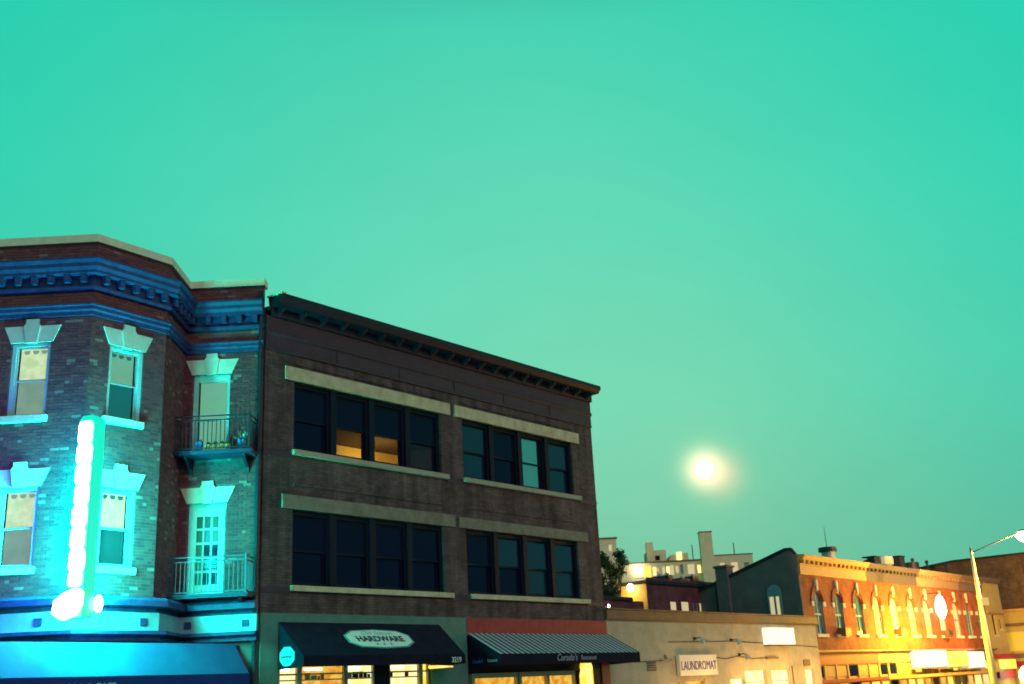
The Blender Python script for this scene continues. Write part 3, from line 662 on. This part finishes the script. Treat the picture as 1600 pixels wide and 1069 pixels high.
# ================================================================== laundromat (low, tan)
LR = thing('laundromat_building', SW(W+.01), RZ, 'low tan stucco laundromat building with brown metal coping', 'building')
LW = 31.75-W-.02
lops = [(3.1, 4.55, -.2, 1.66), (5.0, 6.4, -.2, 1.72), (8.4, 9.6, .2, 1.72), (9.62, 11.5, .2, 2.02), (11.95, 13.72, .2, 2.0), (15.15, 16.1, -.4, 1.97)]
m = MB(); wall_open(m, 0, LW, -1.2, 3.9, lops, .02, .15)
m.add([(LW, .02, -1.2), (LW, 9, -1.2), (LW, 9, 3.9), (LW, .02, 3.9)], [(0, 1, 2, 3)]).add([(0, 9, -1), (LW, 9, -1), (LW, 9, 3.9), (0, 9, 3.9)], [(3, 2, 1, 0)])
m.build('wall', 'stucco', LR); B('roof', 'roof_tar', LR, 0, LW, .2, 9, 3.86, 3.92)
m = MB().prismx([(.02, 3.88), (-.06, 3.88), (-.10, 3.94), (-.10, 4.22), (-.14, 4.24), (-.14, 4.28), (.3, 4.28), (.3, 3.92), (.02, 3.92)], 0, LW+.03); m.build('coping', 'brown_metal', LR)
for i, (a, b, c_, d_) in enumerate(lops):
    o = MB().box(a, b, .15, .16, c_, d_).build('window', ['shop_yellow', 'shop_amber', 'shop_bright', 'shop_bright', 'shop_bright', 'shop_bright'][i], LR)
    m = MB().box(a, a+.06, .06, .15, c_, d_).box(b-.06, b, .06, .15, c_, d_).box(a+.06, b-.06, .06, .15, d_-.06, d_)
    if i in (3, 4): m.box(a+.06, b-.06, .07, .15, 1.48, 1.54)
    m.build('frame', 'tan_frame', o)
m = MB()
for i in range(4): m.box(2.42, 3.0, -.015, .02, 2.1+i*.085, 2.145+i*.085)
m.build('vent', 'dark_metal', LR)
B('vent', 'brown_metal', LR, 15.1, 15.72, -.02, .02, 2.08, 2.34); B('door_sign', 'brown_metal', LR, 11.6, 12.65, -.06, .02, 2.42, 2.50)
# conduits along the wall
m = MB(); m.path([(1.6, 0, 2.42), (2.4, 0, 2.43), (4.1, 0, 2.47)], .014, 6); m.path([(4.0, 0, 3.12), (6.0, 0, 3.13), (9.0, 0, 3.15), (16.7, 0, 2.9)], .012, 6)
m.path([(7.4, 0, 2.53), (8.2, 0, 2.46), (9.2, 0, 2.56), (10.4, 0, 2.45), (11.6, 0, 2.46)], .018, 6); m.path([(13.9, 0, 2.1), (13.9, 0, 0)], .02, 6); m.build('conduit', 'dark_metal', LR)
for x_, e_ in ((4.0, 25), (6.2, 40), (9.2, 70), (11.0, 90), (13.0, 110), (15.8, 90)): lamp('wall_fill', LR, (x_, -1.1, 1.5), e_*1.4, (1, .55, .14), .3)  # fill lamps added out in front to warm the tan wall
ls = thing('laundromat_sign', SW(19.28, .02, 1.9), RZ, 'white box sign with purple lettering on the tan wall', 'sign')
MB().box(0, 2.75, -.16, -.01, 0, .70).build('box', 'sign_white', ls); MB().box(-.02, 2.77, -.165, -.005, .70, .73).box(-.02, 2.77, -.165, -.005, -.03, 0).build('rim', 'sign_white', ls)
text('lettering', 'LAUNDROMAT', .47, 'purple_ink', ls, T(1.38, -.165, .18), sx=.81)
lb = thing('lit_sign_box', SW(26.35, .02, 2.98), RZ, 'blank glowing white box sign below the brown coping', 'sign')
MB().box(0, 2.35, -.34, -.02, .02, .72).build('face', 'sign_lit', lb)
MB().box(2.352, 2.75, -.02, .0, .05, .7).build('side_panel', 'tan_frame', lb); MB().box(-.02, 2.37, -.345, -.015, -.03, .018).build('frame', 'dark_metal', lb)
m = MB().box(.15, .85, -.343, -.34, .14, .15).box(.85, .86, -.343, -.34, .14, .28).box(.15, .85, -.343, -.34, .28, .29).box(.3, 1.9, -.343, -.34, .06, .075); m.build('printed_line', 'tan_frame', lb)
def flood(s, z, dx, label):
    t = thing('flood_light', SW(s, .02, z), RZ, label, 'lamp', 'flood lights on the laundromat wall')
    MB().box(-.06, .06, -.05, 0, -.06, .06).build('mount', 'dark_metal', t)
    MB().path([(0, -.05, 0), (dx*.12, -.12, .03), (dx*.2, -.16, .02)], .02).build('arm', 'dark_metal', t)
    a_ = Vector((dx*.2, -.16, .05)); MB().tube(a_, a_+Vector((dx*.1, -.08, -.2)), .03, .12, 12).build('shade', 'lamp_metal', t)
flood(20.75, 3.25, 1, 'cone-shaped flood light above the laundromat sign'); flood(18.55, 2.58, -1, 'cone-shaped flood light left of the laundromat sign'); flood(24.15, 2.62, 1, 'cone-shaped flood light right of the laundromat sign'); flood(23.6, 3.2, 1, 'cone-shaped flood light high between the two box signs')

# ================================================================== terraced row of arched windows
def terrace(label, s0, s1, centres, cor, wallmat, lit, shop, zoff=0):
    t = thing('terrace_house', SW(s0, -.5), RZ, label, 'house', 'terrace of arched-window houses'); w_ = s1-s0-.004
    cs = [c_-s0 for c_ in centres]; hw = .49; zs, zp, zt_ = 3.52, 5.05, 5.5
    ops = [(c_-hw, c_+hw, zs, zt_) for c_ in cs]
    m = MB(); wall_open(m, 0, w_, 2.75, 6.3, ops, 0, .13)
    arch = [(hw*math.cos(a_), zp+(zt_-zp)*math.sin(a_)**.8 if a_ not in (0,) else zp) for a_ in [math.pi*i/10 for i in range(11)]]
    for c_ in cs:     # fill the corners over the arch
        right = [(c_+hw, zp), (c_+hw, zt_)]+[(c_+x, z) for x, z in arch[:6][::-1]]
        leftp = [(c_-hw, zt_), (c_-hw, zp)]+[(c_+x, z) for x, z in arch[5:][::-1]][1:]
        m.prism(right[:2]+right[2:-1], .0, .2); m.prism([(c_-hw, zt_), (c_-hw, zp)]+[(c_+x, z) for x, z in arch[5:10][::-1]], 0, .2)
    m.add([(w_, 0, -2), (w_, 12, -2), (w_, 12, 6.2), (w_, 0, 6.9)], [(0, 1, 2, 3)])
    m.build('wall', wallmat, t)
    MB().prismx([(.02, 7.1), (10, 5.5), (10, 5.4), (.02, 6.95)], 0, w_).build('roof', 'roof_tar', t)
    m = MB().prismx([(0, 6.28), (-.06, 6.28), (-.06, 6.72), (-.10, 6.74), (-.10, 6.80), (-.04, 6.80), (-.04, 6.93), (-.26, 6.95), (-.28, 7.02), (-.36, 7.12), (-.36, 7.2), (.1, 7.24), (.1, 6.28)], 0, w_)
    cn = m.build('cornice', cor, t)
    k = int(w_/.5)
    for i in range(k):
        xx = (i+.5)*w_/k; MB().box(xx-.09, xx+.09, -.22, -.04, 6.80, 6.945).build('dentil', cor, cn)
    for c_, lt in zip(cs, lit):
        wn = MB()
        for sgn in (-1, 1): wn.box(c_+sgn*(hw-.03)-.03, c_+sgn*(hw-.03)+.03, .05, .13, zs, zp)
        wn.box(c_-hw+.06, c_+hw-.06, .06, .12, 4.42, 4.5).box(c_-.02, c_+.02, .07, .11, zs, zt_-.05); wn = wn.build('window', 'teal_sash', t)
        poly = [(c_+x*.98, z) for x, z in arch]
        MB().prism([(c_-hw+.02, 4.46), (c_+hw-.02, 4.46)]+poly, .095, .105).build('pane', lt or 'arch_glass', wn); MB().box(c_-hw+.02, c_+hw-.02, .11, .12, zs, 4.46).build('pane', 'arch_glass' if lt in (None, 'window_pale') else lt, wn)
        B('sill', 'limestone', t, c_-.6, c_+.6, -.1, .1, zs-.14, zs+.004)
        m = MB(); o_ = [(c_+(hw+.24)*math.cos(a_), zp-.1+(zt_-zp+.42)*math.sin(a_)**.85) for a_ in [math.pi*i/10 for i in range(11)]]; i_ = [(c_+(hw+.1)*math.cos(a_), zp-.1+(zt_-zp+.26)*math.sin(a_)**.85) for a_ in [math.pi*i/10 for i in range(11)]]
        for q in range(10): m.prism([i_[q], o_[q], o_[q+1], i_[q+1]], -.055, .02)
        hd = m.build('arch_hood', wallmat, t)
        MB().prism([(c_-.06, 5.55), (c_+.06, 5.55), (c_+.1, 6.05), (c_, 6.14), (c_-.1, 6.05)], -.1, .0).build('keystone', 'limestone', hd)
        for sgn in (-1, 1): MB().box(c_+sgn*.63-.12, c_+sgn*.63+.12, -.07, .02, 4.82, 5.04).build('impost', 'limestone', hd)
    # shop floor
    MB().prismx([(0, 2.78), (-.33, 2.75), (-.36, 2.69), (-.2, 2.62), (-.1, 2.60), (.1, 2.60), (.1, 2.78)], 0, w_).build('shop_cornice', cor if shop != 'red' else 'yellow_paint_and_lamplight', t)
    B('shop_fascia', 'red_paint' if shop == 'red' else 'tan_paint', t, 0, w_, -.08, .1, 2.1, 2.598)
    B('shop_wall', 'ochre_paint', t, 0, w_, .0, .2, -2, 2.1)
    n = max(2, int(w_/1.15)); p_ = w_/n
    for i in range(n):
        mt = random.choice(['dark_glass', 'shop_yellow', 'ochre_paint', 'dark_glass', 'ochre_paint', 'shop_amber'])
        sw = MB().box(i*p_+.12, (i+1)*p_-.12, -.03, .0, 1.55, 2.04).build('transom', mt, t); MB().box(i*p_-.06, i*p_+.1, -.07, .0, -1.5, 2.09).build('pilaster', 'yellow_paint_and_lamplight', t)
        MB().box(i*p_+.12, (i+1)*p_-.12, -.03, .0, -.9, 1.2).build('shop_window', random.choice(['dark_glass', 'shop_yellow', 'shop_amber']), t)
    B('shop_shelf', 'red_paint' if shop == 'red' else 'ochre_paint', t, 0, w_, -.5, .0, 1.28, 1.42)
    return t
t1 = terrace('terrace house with ochre cornice next to the dark side wall', 31.8, 39.5, (33.35, 35.65, 38.1), 'ochre_paint', 'orange_brick', (None, None, None), 'red')
t2 = terrace('terrace house with mauve-grey cornice', 39.5, 46.7, (40.5, 42.85, 45.35), 'mauve_paint', 'orange_brick', ('window_gold', 'window_warm', 'window_gold'), 'tan')
t3 = terrace('terrace house with light tan cornice and hanging lantern', 46.7, 53.7, (47.7, 50.1, 52.55), 'tan_paint', 'orange_brick', ('window_gold', 'window_warm', 'window_gold'), 'tan')
t4 = terrace('terrace house with umber cornice behind the street lamp pole', 53.7, 58.2, (54.75, 57.0), 'umber_paint', 'orange_brick', (None, None), 'tan')
# the bare side wall of the first house, with its arched window and chimney
SM = Matrix(((0, -1, 0, 0), (-1, 0, 0, 0), (0, 0, 1, 0), (0, 0, 0, 1)))
SWM = Matrix(((0, 1, 0, -.05), (1, 0, 0, 0), (0, 0, 1, 0), (0, 0, 0, 1)))      # local x = depth into the block, y = into the wall
def side(poly, name, mat, y0, y1, par):
    m = MB(SWM); n = len(poly)
    m.add([(x, y0, z) for x, z in poly]+[(x, y1, z) for x, z in poly], [tuple(range(n-1, -1, -1)), tuple(range(n, 2*n))]+[(i, (i+1) % n, (i+1) % n+n, i+n) for i in range(n)])
    return m.build(name, mat, par)
side([(0, -2), (0, 7.25), (.25, 7.5), (.5, 7.5), (6.0, 5.85), (9.5, 4.9), (9.5, -2)], 'side_wall', 'side_render', -.1, .045, t1)
side([(0, 7.27), (.22, 7.56), (.55, 7.57), (6.0, 5.93), (6.0, 5.80), (.5, 7.44), (.25, 7.44), (.05, 7.2)], 'verge', 'roof_tar', -.16, .04, t1)
ap = [(1.0, 4.3), (1.0, 5.5)]+[(1.36-.36*math.cos(math.pi*i/8), 5.5+.42*math.sin(math.pi*i/8)) for i in range(1, 8)]+[(1.72, 5.5), (1.72, 4.3)]
sw = side(ap, 'side_window', 'teal_sash', -.16, -.1, t1); side([(1.12, 4.3), (1.12, 5.35), (1.28, 5.35), (1.28, 4.3)], 'lit_pane', 'window_pale', -.17, -.158, sw); side([(1.4, 4.3), (1.4, 5.35), (1.62, 5.35), (1.62, 4.3)], 'lit_pane', 'window_pale', -.17, -.158, sw)
MB().box(-.35, .3, 3.7, 4.35, 4, 7.12).box(-.42, .37, 3.63, 4.42, 7.0, 7.1).build('chimney', 'side_render', t1)
side([(4.0, 3.5), (4.0, 6.4), (4.5, 6.3), (4.5, 3.5)], 'flue_breast', 'roof_tar', -.2, -.1, t1)

def aircon(s, z, label):
    t = thing('air_conditioner', SW(s, -.5, z), RZ, label, 'air conditioner', 'air conditioners in terrace windows')
    MB().box(-.36, .36, -.36, .08, 0, .30).build('case', 'brown_metal', t)
    m = MB()
    for i in range(6): m.box(-.3, .3, -.37, -.36, .04+i*.04, .055+i*.04)
    m.build('grille', 'dark_metal', t); MB().box(-.34, .34, -.36, .0, -.1, 0).build('shelf', 'brown_metal', t)
aircon(35.65, 3.52, 'air conditioner in the second arched window from the dark side wall'); aircon(42.85, 3.52, 'air conditioner in the middle window under the mauve cornice'); aircon(50.1, 3.52, 'air conditioner below the glowing lantern')
# hanging lantern in front of the row
hl = thing('hanging_lantern', SW(48.25, .15, 4.5), RZ, 'glaring white oval lantern hung before the terrace', 'lamp')
MB().lathe([(.05, -.1), (.18, .05), (.29, .35), (.28, .75), (.18, 1.1), (.05, 1.25)], 16).build('globe', 'lamp_white', hl, smooth=True)
MB().path([(0, 0, 1.2), (0, 0, 1.4), (0, .66, 1.4)], .03).build('bracket', 'dark_metal', hl)
lamp('lantern_light', hl, (0, -.6, .6), 120, (1, .62, .2), .3)
# lit shop signs
def lit_sign(s0, s1, z0, z1, label, n=1, mt='sign_lit'):
    t = thing('shop_sign', SW(s0, -.5, z0), RZ, label, 'sign', 'lit shop signs on the terrace'); w_ = (s1-s0)/n
    for i in range(n): MB().box(i*w_+.05, (i+1)*w_-.05, -.68, -.12, .04, z1-z0).build('lit_face', mt, t)
    MB().box(0, s1-s0, -.62, -.1, -.04, .03).build('frame', 'tan_frame', t)
    return t
s1_ = lit_sign(43.75, 47.9, 1.75, 2.68, 'broad white glowing shop sign below the mauve cornice house', 2)
s2_ = lit_sign(51.6, 54.4, 1.6, 2.55, 'white glowing shop sign below the umber cornice house', 1)
s3_ = lit_sign(48.2, 51.4, 1.7, 2.6, 'yellow glowing shop sign between two white ones', 1, 'shop_yellow')
lamp('sign_light', s1_, (-4.2, -2.0, 1.7), 550, (1, .56, .05), .4); lamp('sign_light', s1_, (-1.6, -1.7, 1.6), 2700, (1, .60, .04), .4); lamp('sign_light', s1_, (1.6, -1.8, 1.6), 1200, (1, .58, .06), .4)
lamp('sign_light', s2_, (1, -1.4, 1.2), 150, (1, .5, .1), .3)

# ---- things on the roofs
def roof_unit(s, off, z, wx, wy, h, mat, label, flare=0, rod=0, name='roof_vent'):
    t = thing(name, SW(s, off, z), RZ, label, 'roof vent', 'vents on the terrace roofs')
    if flare: MB().lathe([(wx*.36, -.8), (wx*.36, h*.35), (wx*.38, h*.4)], 14).build('drum', 'grey_machine', t); MB().lathe([(wx*.38, h*.4), (wx*.52, h*.45), (wx*.5, h), (wx*.1, h*1.05)], 14).build('hood', mat, t)
    else:
        MB().prismx([(-wy/2, -.8), (wy/2, -.8), (wy/2, h*.8), (-wy/2, h)], -wx/2, wx/2).build('case', mat, t); MB().box(-wx/2-.05, wx/2+.05, -wy/2-.05, wy/2+.05, h, h+.06).build('cap', mat, t)
    if rod: MB().tube((-.05, 0, h), (-.05, 0, h+rod), .022, .012, 6).build('antenna', 'dark_metal', t)
roof_unit(40.9, -3, 8.0, 1.0, 1, .42, 'dark_metal', 'round hooded roof vent with tall antenna above the ochre cornice', 1, 1.15)
roof_unit(46.9, -3, 7.4, .8, .7, .8, 'dark_metal', 'leftmost dark box vent on the terrace roofs'); roof_unit(48.9, -3, 7.5, 1.0, .9, .85, 'grey_machine', 'pale grey box vent between two dark ones', 1)
roof_unit(50.9, -3, 7.5, .8, .7, .95, 'dark_metal', 'tall dark box vent in the middle of the terrace roofs'); roof_unit(53.3, -3, 7.5, .9, .9, .75, 'dark_metal', 'rightmost dark domed vent on the terrace roofs', 1)
for s_, lb_ in ((56.3, 'thin pipe stack left of the street lamp'), (58.9, 'thin taller pipe stack left of the street lamp'), (62.5, 'thin pipe stack on the brown building edge')):
    t = thing('pipe_stack', SW(s_, -4, 7.0), 0, lb_, 'pipe', 'pipe stacks on the roofs'); MB().tube((0, 0, -1.6), (0, 0, 1.7), .07).build('pipe', 'dark_metal', t); MB().tube((0, 0, 1.6), (0, 0, 1.8), .11).build('cap', 'dark_metal', t)

# ================================================================== houses at the far right end
yh = thing('yellow_house', SW(58.25, -.5), RZ, 'narrow yellow-painted house just right of the lamp pole', 'house')
m = MB(); wall_open(m, 0, 3.6, -2, 7.2, [(1.1, 1.8, 3.6, 4.9), (2.5, 3.0, 4.0, 4.6)], 0, .2); m.build('wall', 'yellow_paint_and_lamplight', yh)
for a, b, c_, d_ in ((1.1, 1.8, 3.6, 4.9), (2.5, 3.0, 4.0, 4.6)):
    wn = MB().box(a, b, .12, .13, c_, d_).build('pane', 'dark_glass', yh); MB().box(a-.08, b+.08, -.05, .05, c_-.1, c_).build('sill', 'limestone', wn)
MB().box(0, 3.6, -.2, .1, 7.0, 7.3).build('cornice', 'umber_paint', yh); MB().box(0, 3.6, -.15, .0, 4.98, 5.1).build('string_course', 'ochre_paint', yh); MB().box(0, 3.6, .1, 9, 7.0, 7.1).build('roof', 'roof_tar', yh)
MB().box(.1, 3.5, -.3, .0, 2.1, 2.4).build('fascia', 'red_paint', yh)
for x_ in (.2, 1.9): MB().box(x_, x_+1.5, -.32, -.2, 1.45, 2.05).build('lit_transom', 'shop_yellow', yh)
MB().box(0, 3.5, -.2, 0, .9, 1.4).build('red_panel', 'red_paint', yh)
bb = thing('brown_building', SW(66), RZ, 'tall plain brown brick building closing the street at right', 'building')
MB().prismx([(8, -2), (-6, -2), (-6, 9.15), (4.6, 9.15), (7.5, 8.8), (8, 8.8)], 0, 14).build('wall', 'brown_brick', bb); MB().prismx([(8.05, 8.8), (7.5, 8.8), (4.6, 9.15), (-6.1, 9.15), (-6.1, 9.28), (4.6, 9.28), (8.05, 8.95)], -.1, 14).build('parapet', 'roof_tar', bb)
B('pilaster', 'brown_brick', bb, -.2, .0, -.2, .1, -2, 9.1)
yf = thing('lit_corner_shop', SW(63.2), RZ, 'lamplit yellow corner shop in front of the brown building', 'shop')
m = MB().box(0, 2.7, -6, 1.65, -2, 5.15); m.build('wall', 'yellow_paint_and_lamplight', yf); MB().box(-.12, 2.7, -6, 1.7, 5.152, 5.32).build('coping', 'ochre_paint', yf); MB().box(-.14, .0, -6, 1.6, 4.2, 4.38).build('string_course', 'umber_paint', yf)
MB().box(-.08, .0, -5, 1.2, 2.55, 3.8).build('fascia', 'pot_yellow', yf); MB().box(-.1, .0, -5, 1.4, 1.5, 1.9).build('band', 'red_paint', yf); MB().box(-.06, .0, -3, .9, 2.1, 2.4).build('band', 'umber_paint', yf)
for q in range(4): MB().box(-.07, .0, -.4-1.3*q, .6-1.3*q, -.8, 1.3).build('lit_window', 'shop_yellow', yf)
gl = thing('globe_lamp', SW(60.3, .6, .55), RZ, 'bright white globe lamp low at the right edge', 'lamp')
MB().lathe([(.04, 0), (.26, .12), (.34, .35), (.26, .7), (.1, .95), (.03, 1.0)], 14).build('globe', 'lamp_white', gl, smooth=True); MB().tube((0, 0, .02), (0, 0, -2.6), .06).build('post', 'dark_metal', gl)

# ================================================================== street lamp
st_ = thing('street_lamp', (24.34, 60.0, -1.33), 0, 'tall pale tapering street lamp pole with long arm at right', 'street lamp')
MB().tube((0, 0, 0), (0, 0, 8.95), .22, .08, 14).build('pole', 'pole_paint', st_, smooth=True); MB().tube((0, 0, 8.95), (0, 0, 9.2), .07, .04).build('finial', 'dark_metal', st_)
MB().tube((0, 0, 0), (0, 0, .6), .34, .27, 14).build('base', 'pole_paint', st_); MB().box(.05, .42, -.12, .12, 6.1, 6.5).build('clamp', 'pole_paint', st_)
MB().path([(0, 0, 8.9), (1.0, -.05, 9.25), (2.0, -.1, 9.6), (2.7, -.15, 9.8)], .03).build('arm', 'dark_metal', st_)
MB(T(2.95, -.15, 9.8)).lathe([(.08, -.05), (.3, -.02), (.36, .08), (.18, .18), (.04, .2)], 14).build('head', 'lamp_metal', st_)
MB(T(2.95, -.15, 9.52)).lathe([(.03, -.2), (.3, -.08), (.42, .12), (.4, .24)], 14).build('bulb', 'lamp_sodium', st_, smooth=True)
lamp('lamp_light', st_, (2.95, -.15, 9.2), 11500, (1, .50, .10), .3)

# ================================================================== behind the laundromat
rb = thing('maroon_building', SW(26.9, -6), RZ, 'low maroon brick building behind the laundromat roof', 'building')
m = MB(); wall_open(m, 0, 7.4, 0, 6.5, [(1.95, 2.6, 5.02, 5.42), (2.95, 3.75, 5.0, 5.44)], 0, .15); m.build('wall', 'maroon_brick', rb); MB().box(-.02, .2, .02, 6, 0, 6.195).build('side_wall', 'yellow_paint_and_lamplight', rb)  # side wall's yellow is lamplight put into its colour
MB().prismx([(-.1, 6.2), (6, 6.2), (6, 6.36), (-.1, 6.36)], -.1, 7.4).build('parapet', 'roof_tar', rb)
for a, b in ((1.95, 2.6), (2.95, 3.75)): B('window', 'window_pale', rb, a, b, .1, .12, 4.99, 5.44)
for x_ in (4.0, 4.3, 4.65, 4.8): B('glazing_bar', 'window_pale' if x_ > 4.5 else 'teal_sash', rb, x_, x_+.1, -.02, .0, 4.9, 5.4)
for i, (x_, h_, q_) in enumerate(((2.2, .35, .5), (3.0, .45, .35), (4.1, .35, .9), (5.3, .5, .6))):
    t = thing('roof_unit', SW(26.9+x_, -6.6, 6.36), RZ, ('small dark roof unit, leftmost on the maroon building', 'small dark roof unit, second on the maroon building', 'wide dark roof unit on the maroon building', 'dark roof unit at the right of the maroon building')[i], 'roof unit', 'units on the maroon roof')
    MB().box(0, q_, 0, .5, 0, h_).build('case', 'dark_metal', t); MB().tube((q_*.5, .2, h_), (q_*.5, .2, h_+.12), .1).build('fan', 'grey_machine', t)
gb = thing('back_garage', SW(22.3, -6), RZ, 'low brown garage under the tree beside the grey building', 'garage')
MB().box(0, 4.2, 0, 4, 0, 5.35).build('wall', 'maroon_brick', gb); MB().prismx([(-.1, 5.35), (4.1, 5.35), (4.1, 5.45), (-.1, 5.5)], -.1, 3.2).build('roof', 'roof_tar', gb)
wl = thing('wall_lamp', SW(23.4, -5.8, 5.0), RZ, 'tiny bright lamp on the brown garage wall', 'lamp'); MB().lathe([(.03, 0), (.06, .05), (.03, .12)], 8).build('bulb', 'lamp_white', wl); MB().box(-.04, .04, .03, .22, .08, .14).build('bracket', 'dark_metal', wl)

# tree beside the grey building
tr = thing('tree', (4.1, 52.5, -.6), 0, 'dark leafy tree showing past the edge of the grey building', 'tree')
m = MB(); m.tube((0, 0, 0), (.1, 0, 4.5), .2, .12); random.seed(11)
cent = []
for i in range(19):
    a_ = random.uniform(0, 6.28); r_ = random.uniform(.15, 1.1); z_ = random.uniform(5.6, 8.3); q = Vector((r_*math.cos(a_)*(1.1-(z_-5.6)*.24), r_*math.sin(a_), z_)); cent.append(q)
    m.tube((.1, 0, 4.4), tuple(q), .05, .015, 5)
m.build('trunk', 'bark', tr)
m = MB()
for c_ in cent:
    for i in range(300):
        v = Vector([random.gauss(0, 1) for _ in range(3)]).normalized()*random.uniform(.03, .34); p = c_+v; s_ = random.uniform(.05, .1)
        u = Vector([random.gauss(0, 1) for _ in range(3)]).normalized(); x_ = u.orthogonal().normalized(); k_ = u.cross(x_)
        m.add([tuple(p-x_*s_), tuple(p+k_*s_*.5), tuple(p+x_*s_), tuple(p-k_*s_*.5)], [(0, 1, 2, 3)])
m.build('crown', 'leaf', tr)

# ================================================================== far apartment house
AY = 110
ah = thing('apartment_house', (14.5, AY, 0), 0, 'far cream apartment house with stepped roofline and lit windows', 'building')
X = lambda x: x-14.5
wins = [(11.0, 11.75, 11.9, 13.0, 'window_warm'), (11.95, 12.65, 11.8, 12.95, 'shop_yellow'), (13.1, 13.4, 12.3, 12.75, 'window_pale'), (14.55, 14.95, 11.9, 12.9, 'window_pale'), (15.55, 15.85, 12.0, 12.9, 'teal_sash'), (16.3, 17.0, 11.9, 12.9, 'window_pale'), (11.0, 11.6, 10.2, 11.3, 'window_warm')]
m = MB(); wall_open(m, X(9.6), X(18.7), 0, 13.2, [(X(a), X(b), c_, d_) for a, b, c_, d_, _ in wins], 0, .25); m.add([(X(9.6), 0, 0), (X(9.6), 8, 0), (X(9.6), 8, 13.2), (X(9.6), 0, 13.2)], [(3, 2, 1, 0)]); m.build('wall', 'cream_render', ah)
for a, b, c_, d_, mt in wins:
    wn = MB().box(X(a), X(b), .15, .17, c_, d_).build('window', mt, ah); MB().box(X(a)-.05, X(b)+.05, -.06, .1, c_-.1, c_-.002).build('sill', 'limestone', wn)
MB().box(X(9.5), X(18.8), -.1, 8, 13.202, 13.34).build('coping', 'umber_paint', ah)
pt = MB().box(X(12.5), X(14.35), .6, 4, 13.342, 14.5).build('penthouse', 'cream_render', ah); MB().box(X(13.25), X(13.7), .55, .6, 13.5, 13.95).build('window', 'dark_glass', pt); MB().box(X(12.4), X(13.1), .4, 1.2, 13.345, 15.3).build('chimney', 'cream_render', pt)
pt = MB().prism([(X(14.6), 13.342), (X(16.6), 13.342), (X(16.55), 14.1), (X(14.8), 13.95)], .6, 4).build('penthouse', 'cream_render', ah)
MB().box(X(15.4), X(15.9), .5, .6, 13.4, 14.2).build('lit_window', 'window_warm', pt)
MB().box(X(17.75), X(18.95), -.5, .6, 0, 15.9).build('chimney_stack', 'cream_render', ah); MB().box(X(17.7), X(19.0), -.55, .65, 15.9, 16.0).build('chimney_cap', 'umber_paint', ah)
wins = [(19.6, 20.1, 12.2, 12.9), (20.7, 21.4, 11.7, 12.9), (22.0, 22.5, 11.9, 12.8)]
m = MB(); wall_open(m, X(18.96), X(22.95), 0, 13.6, [(X(a), X(b), c_, d_) for a, b, c_, d_ in wins], .3, .25); m.add([(X(22.95), .3, 0), (X(22.95), 8, 0), (X(22.95), 8, 13.6), (X(22.95), .3, 13.6)], [(0, 1, 2, 3)]); m.build('wing_wall', 'cream_render', ah); MB().box(X(18.96), X(23.0), .25, 8, 13.602, 13.7).build('coping', 'umber_paint', ah)
for a, b, c_, d_ in wins: MB().box(X(a), X(b), .45, .47, c_, d_).build('window', 'window_pale' if a < 21 else 'teal_sash', ah)
for i_, x_ in enumerate((12.85, 13.75, 14.2, 15.1, 17.3)): MB().box(X(x_), X(x_)+.28, -.04, .0, 12.0+.1*(i_ % 2), 12.75).build('window', 'window_pale' if i_ % 2 else 'window_warm', ah)
for i_, x_ in enumerate((12.9, 14.0, 15.2, 16.2, 17.2)): MB().box(X(x_), X(x_)+.4, -.04, .0, 10.5, 11.3).build('window', ('teal_sash', 'window_pale')[i_ % 2], ah)
for x_ in (17.1, 21.3): MB().tube((X(x_), 1, 13.3), (X(x_), 1, 14.9), .05).build('antenna', 'dark_metal', ah)
MB().box(X(7.0), X(9.4), 0, 6, 0, 15.8).build('tower_wall', 'cream_render', ah); MB().box(X(6.9), X(9.5), -.1, 6, 15.8, 15.95).build('coping', 'umber_paint', ah); MB().box(X(8.6), X(8.9), -.05, 0, 14.6, 15.2).build('window', 'window_pale', ah)
yd = thing('yard_lamp', SW(26.62, -6.75, 5.88), RZ, 'glaring lamp on the lamplit side wall of the maroon building', 'lamp')
MB().lathe([(.03, 0), (.12, .06), (.16, .18), (.11, .32), (.03, .37)], 12).build('globe', 'lamp_white', yd, smooth=True); MB().box(.02, .27, -.02, .02, .1, .14).build('bracket', 'dark_metal', yd)
lamp('yard_light', yd, (-.35, .1, -.1), 60, (1, .62, .12), .15)
rl = thing('window_lamp', (11.35, AY-.6, 12.0), 0, 'round glaring lamp at the lit corner window of the far apartments', 'lamp'); MB().lathe([(.06, .2), (.32, .3), (.38, .6), (.26, .9), (.06, 1.0)], 12).build('globe', 'lamp_white', rl, smooth=True); MB().box(-.05, .05, .3, .6, .4, .5).build('bracket', 'dark_metal', rl)

# ================================================================== the moon
m = MB(); prof = [(14*math.sin(math.pi*i/16)+.01, -14*math.cos(math.pi*i/16)) for i in range(17)]
mo = m.lathe(prof, 24).build('moon', 'moon_light', None, smooth=True); mo.location = MOON*1700+Vector((0, 0, EYE)); tag(mo, 'full moon glowing low in the green sky', 'moon')
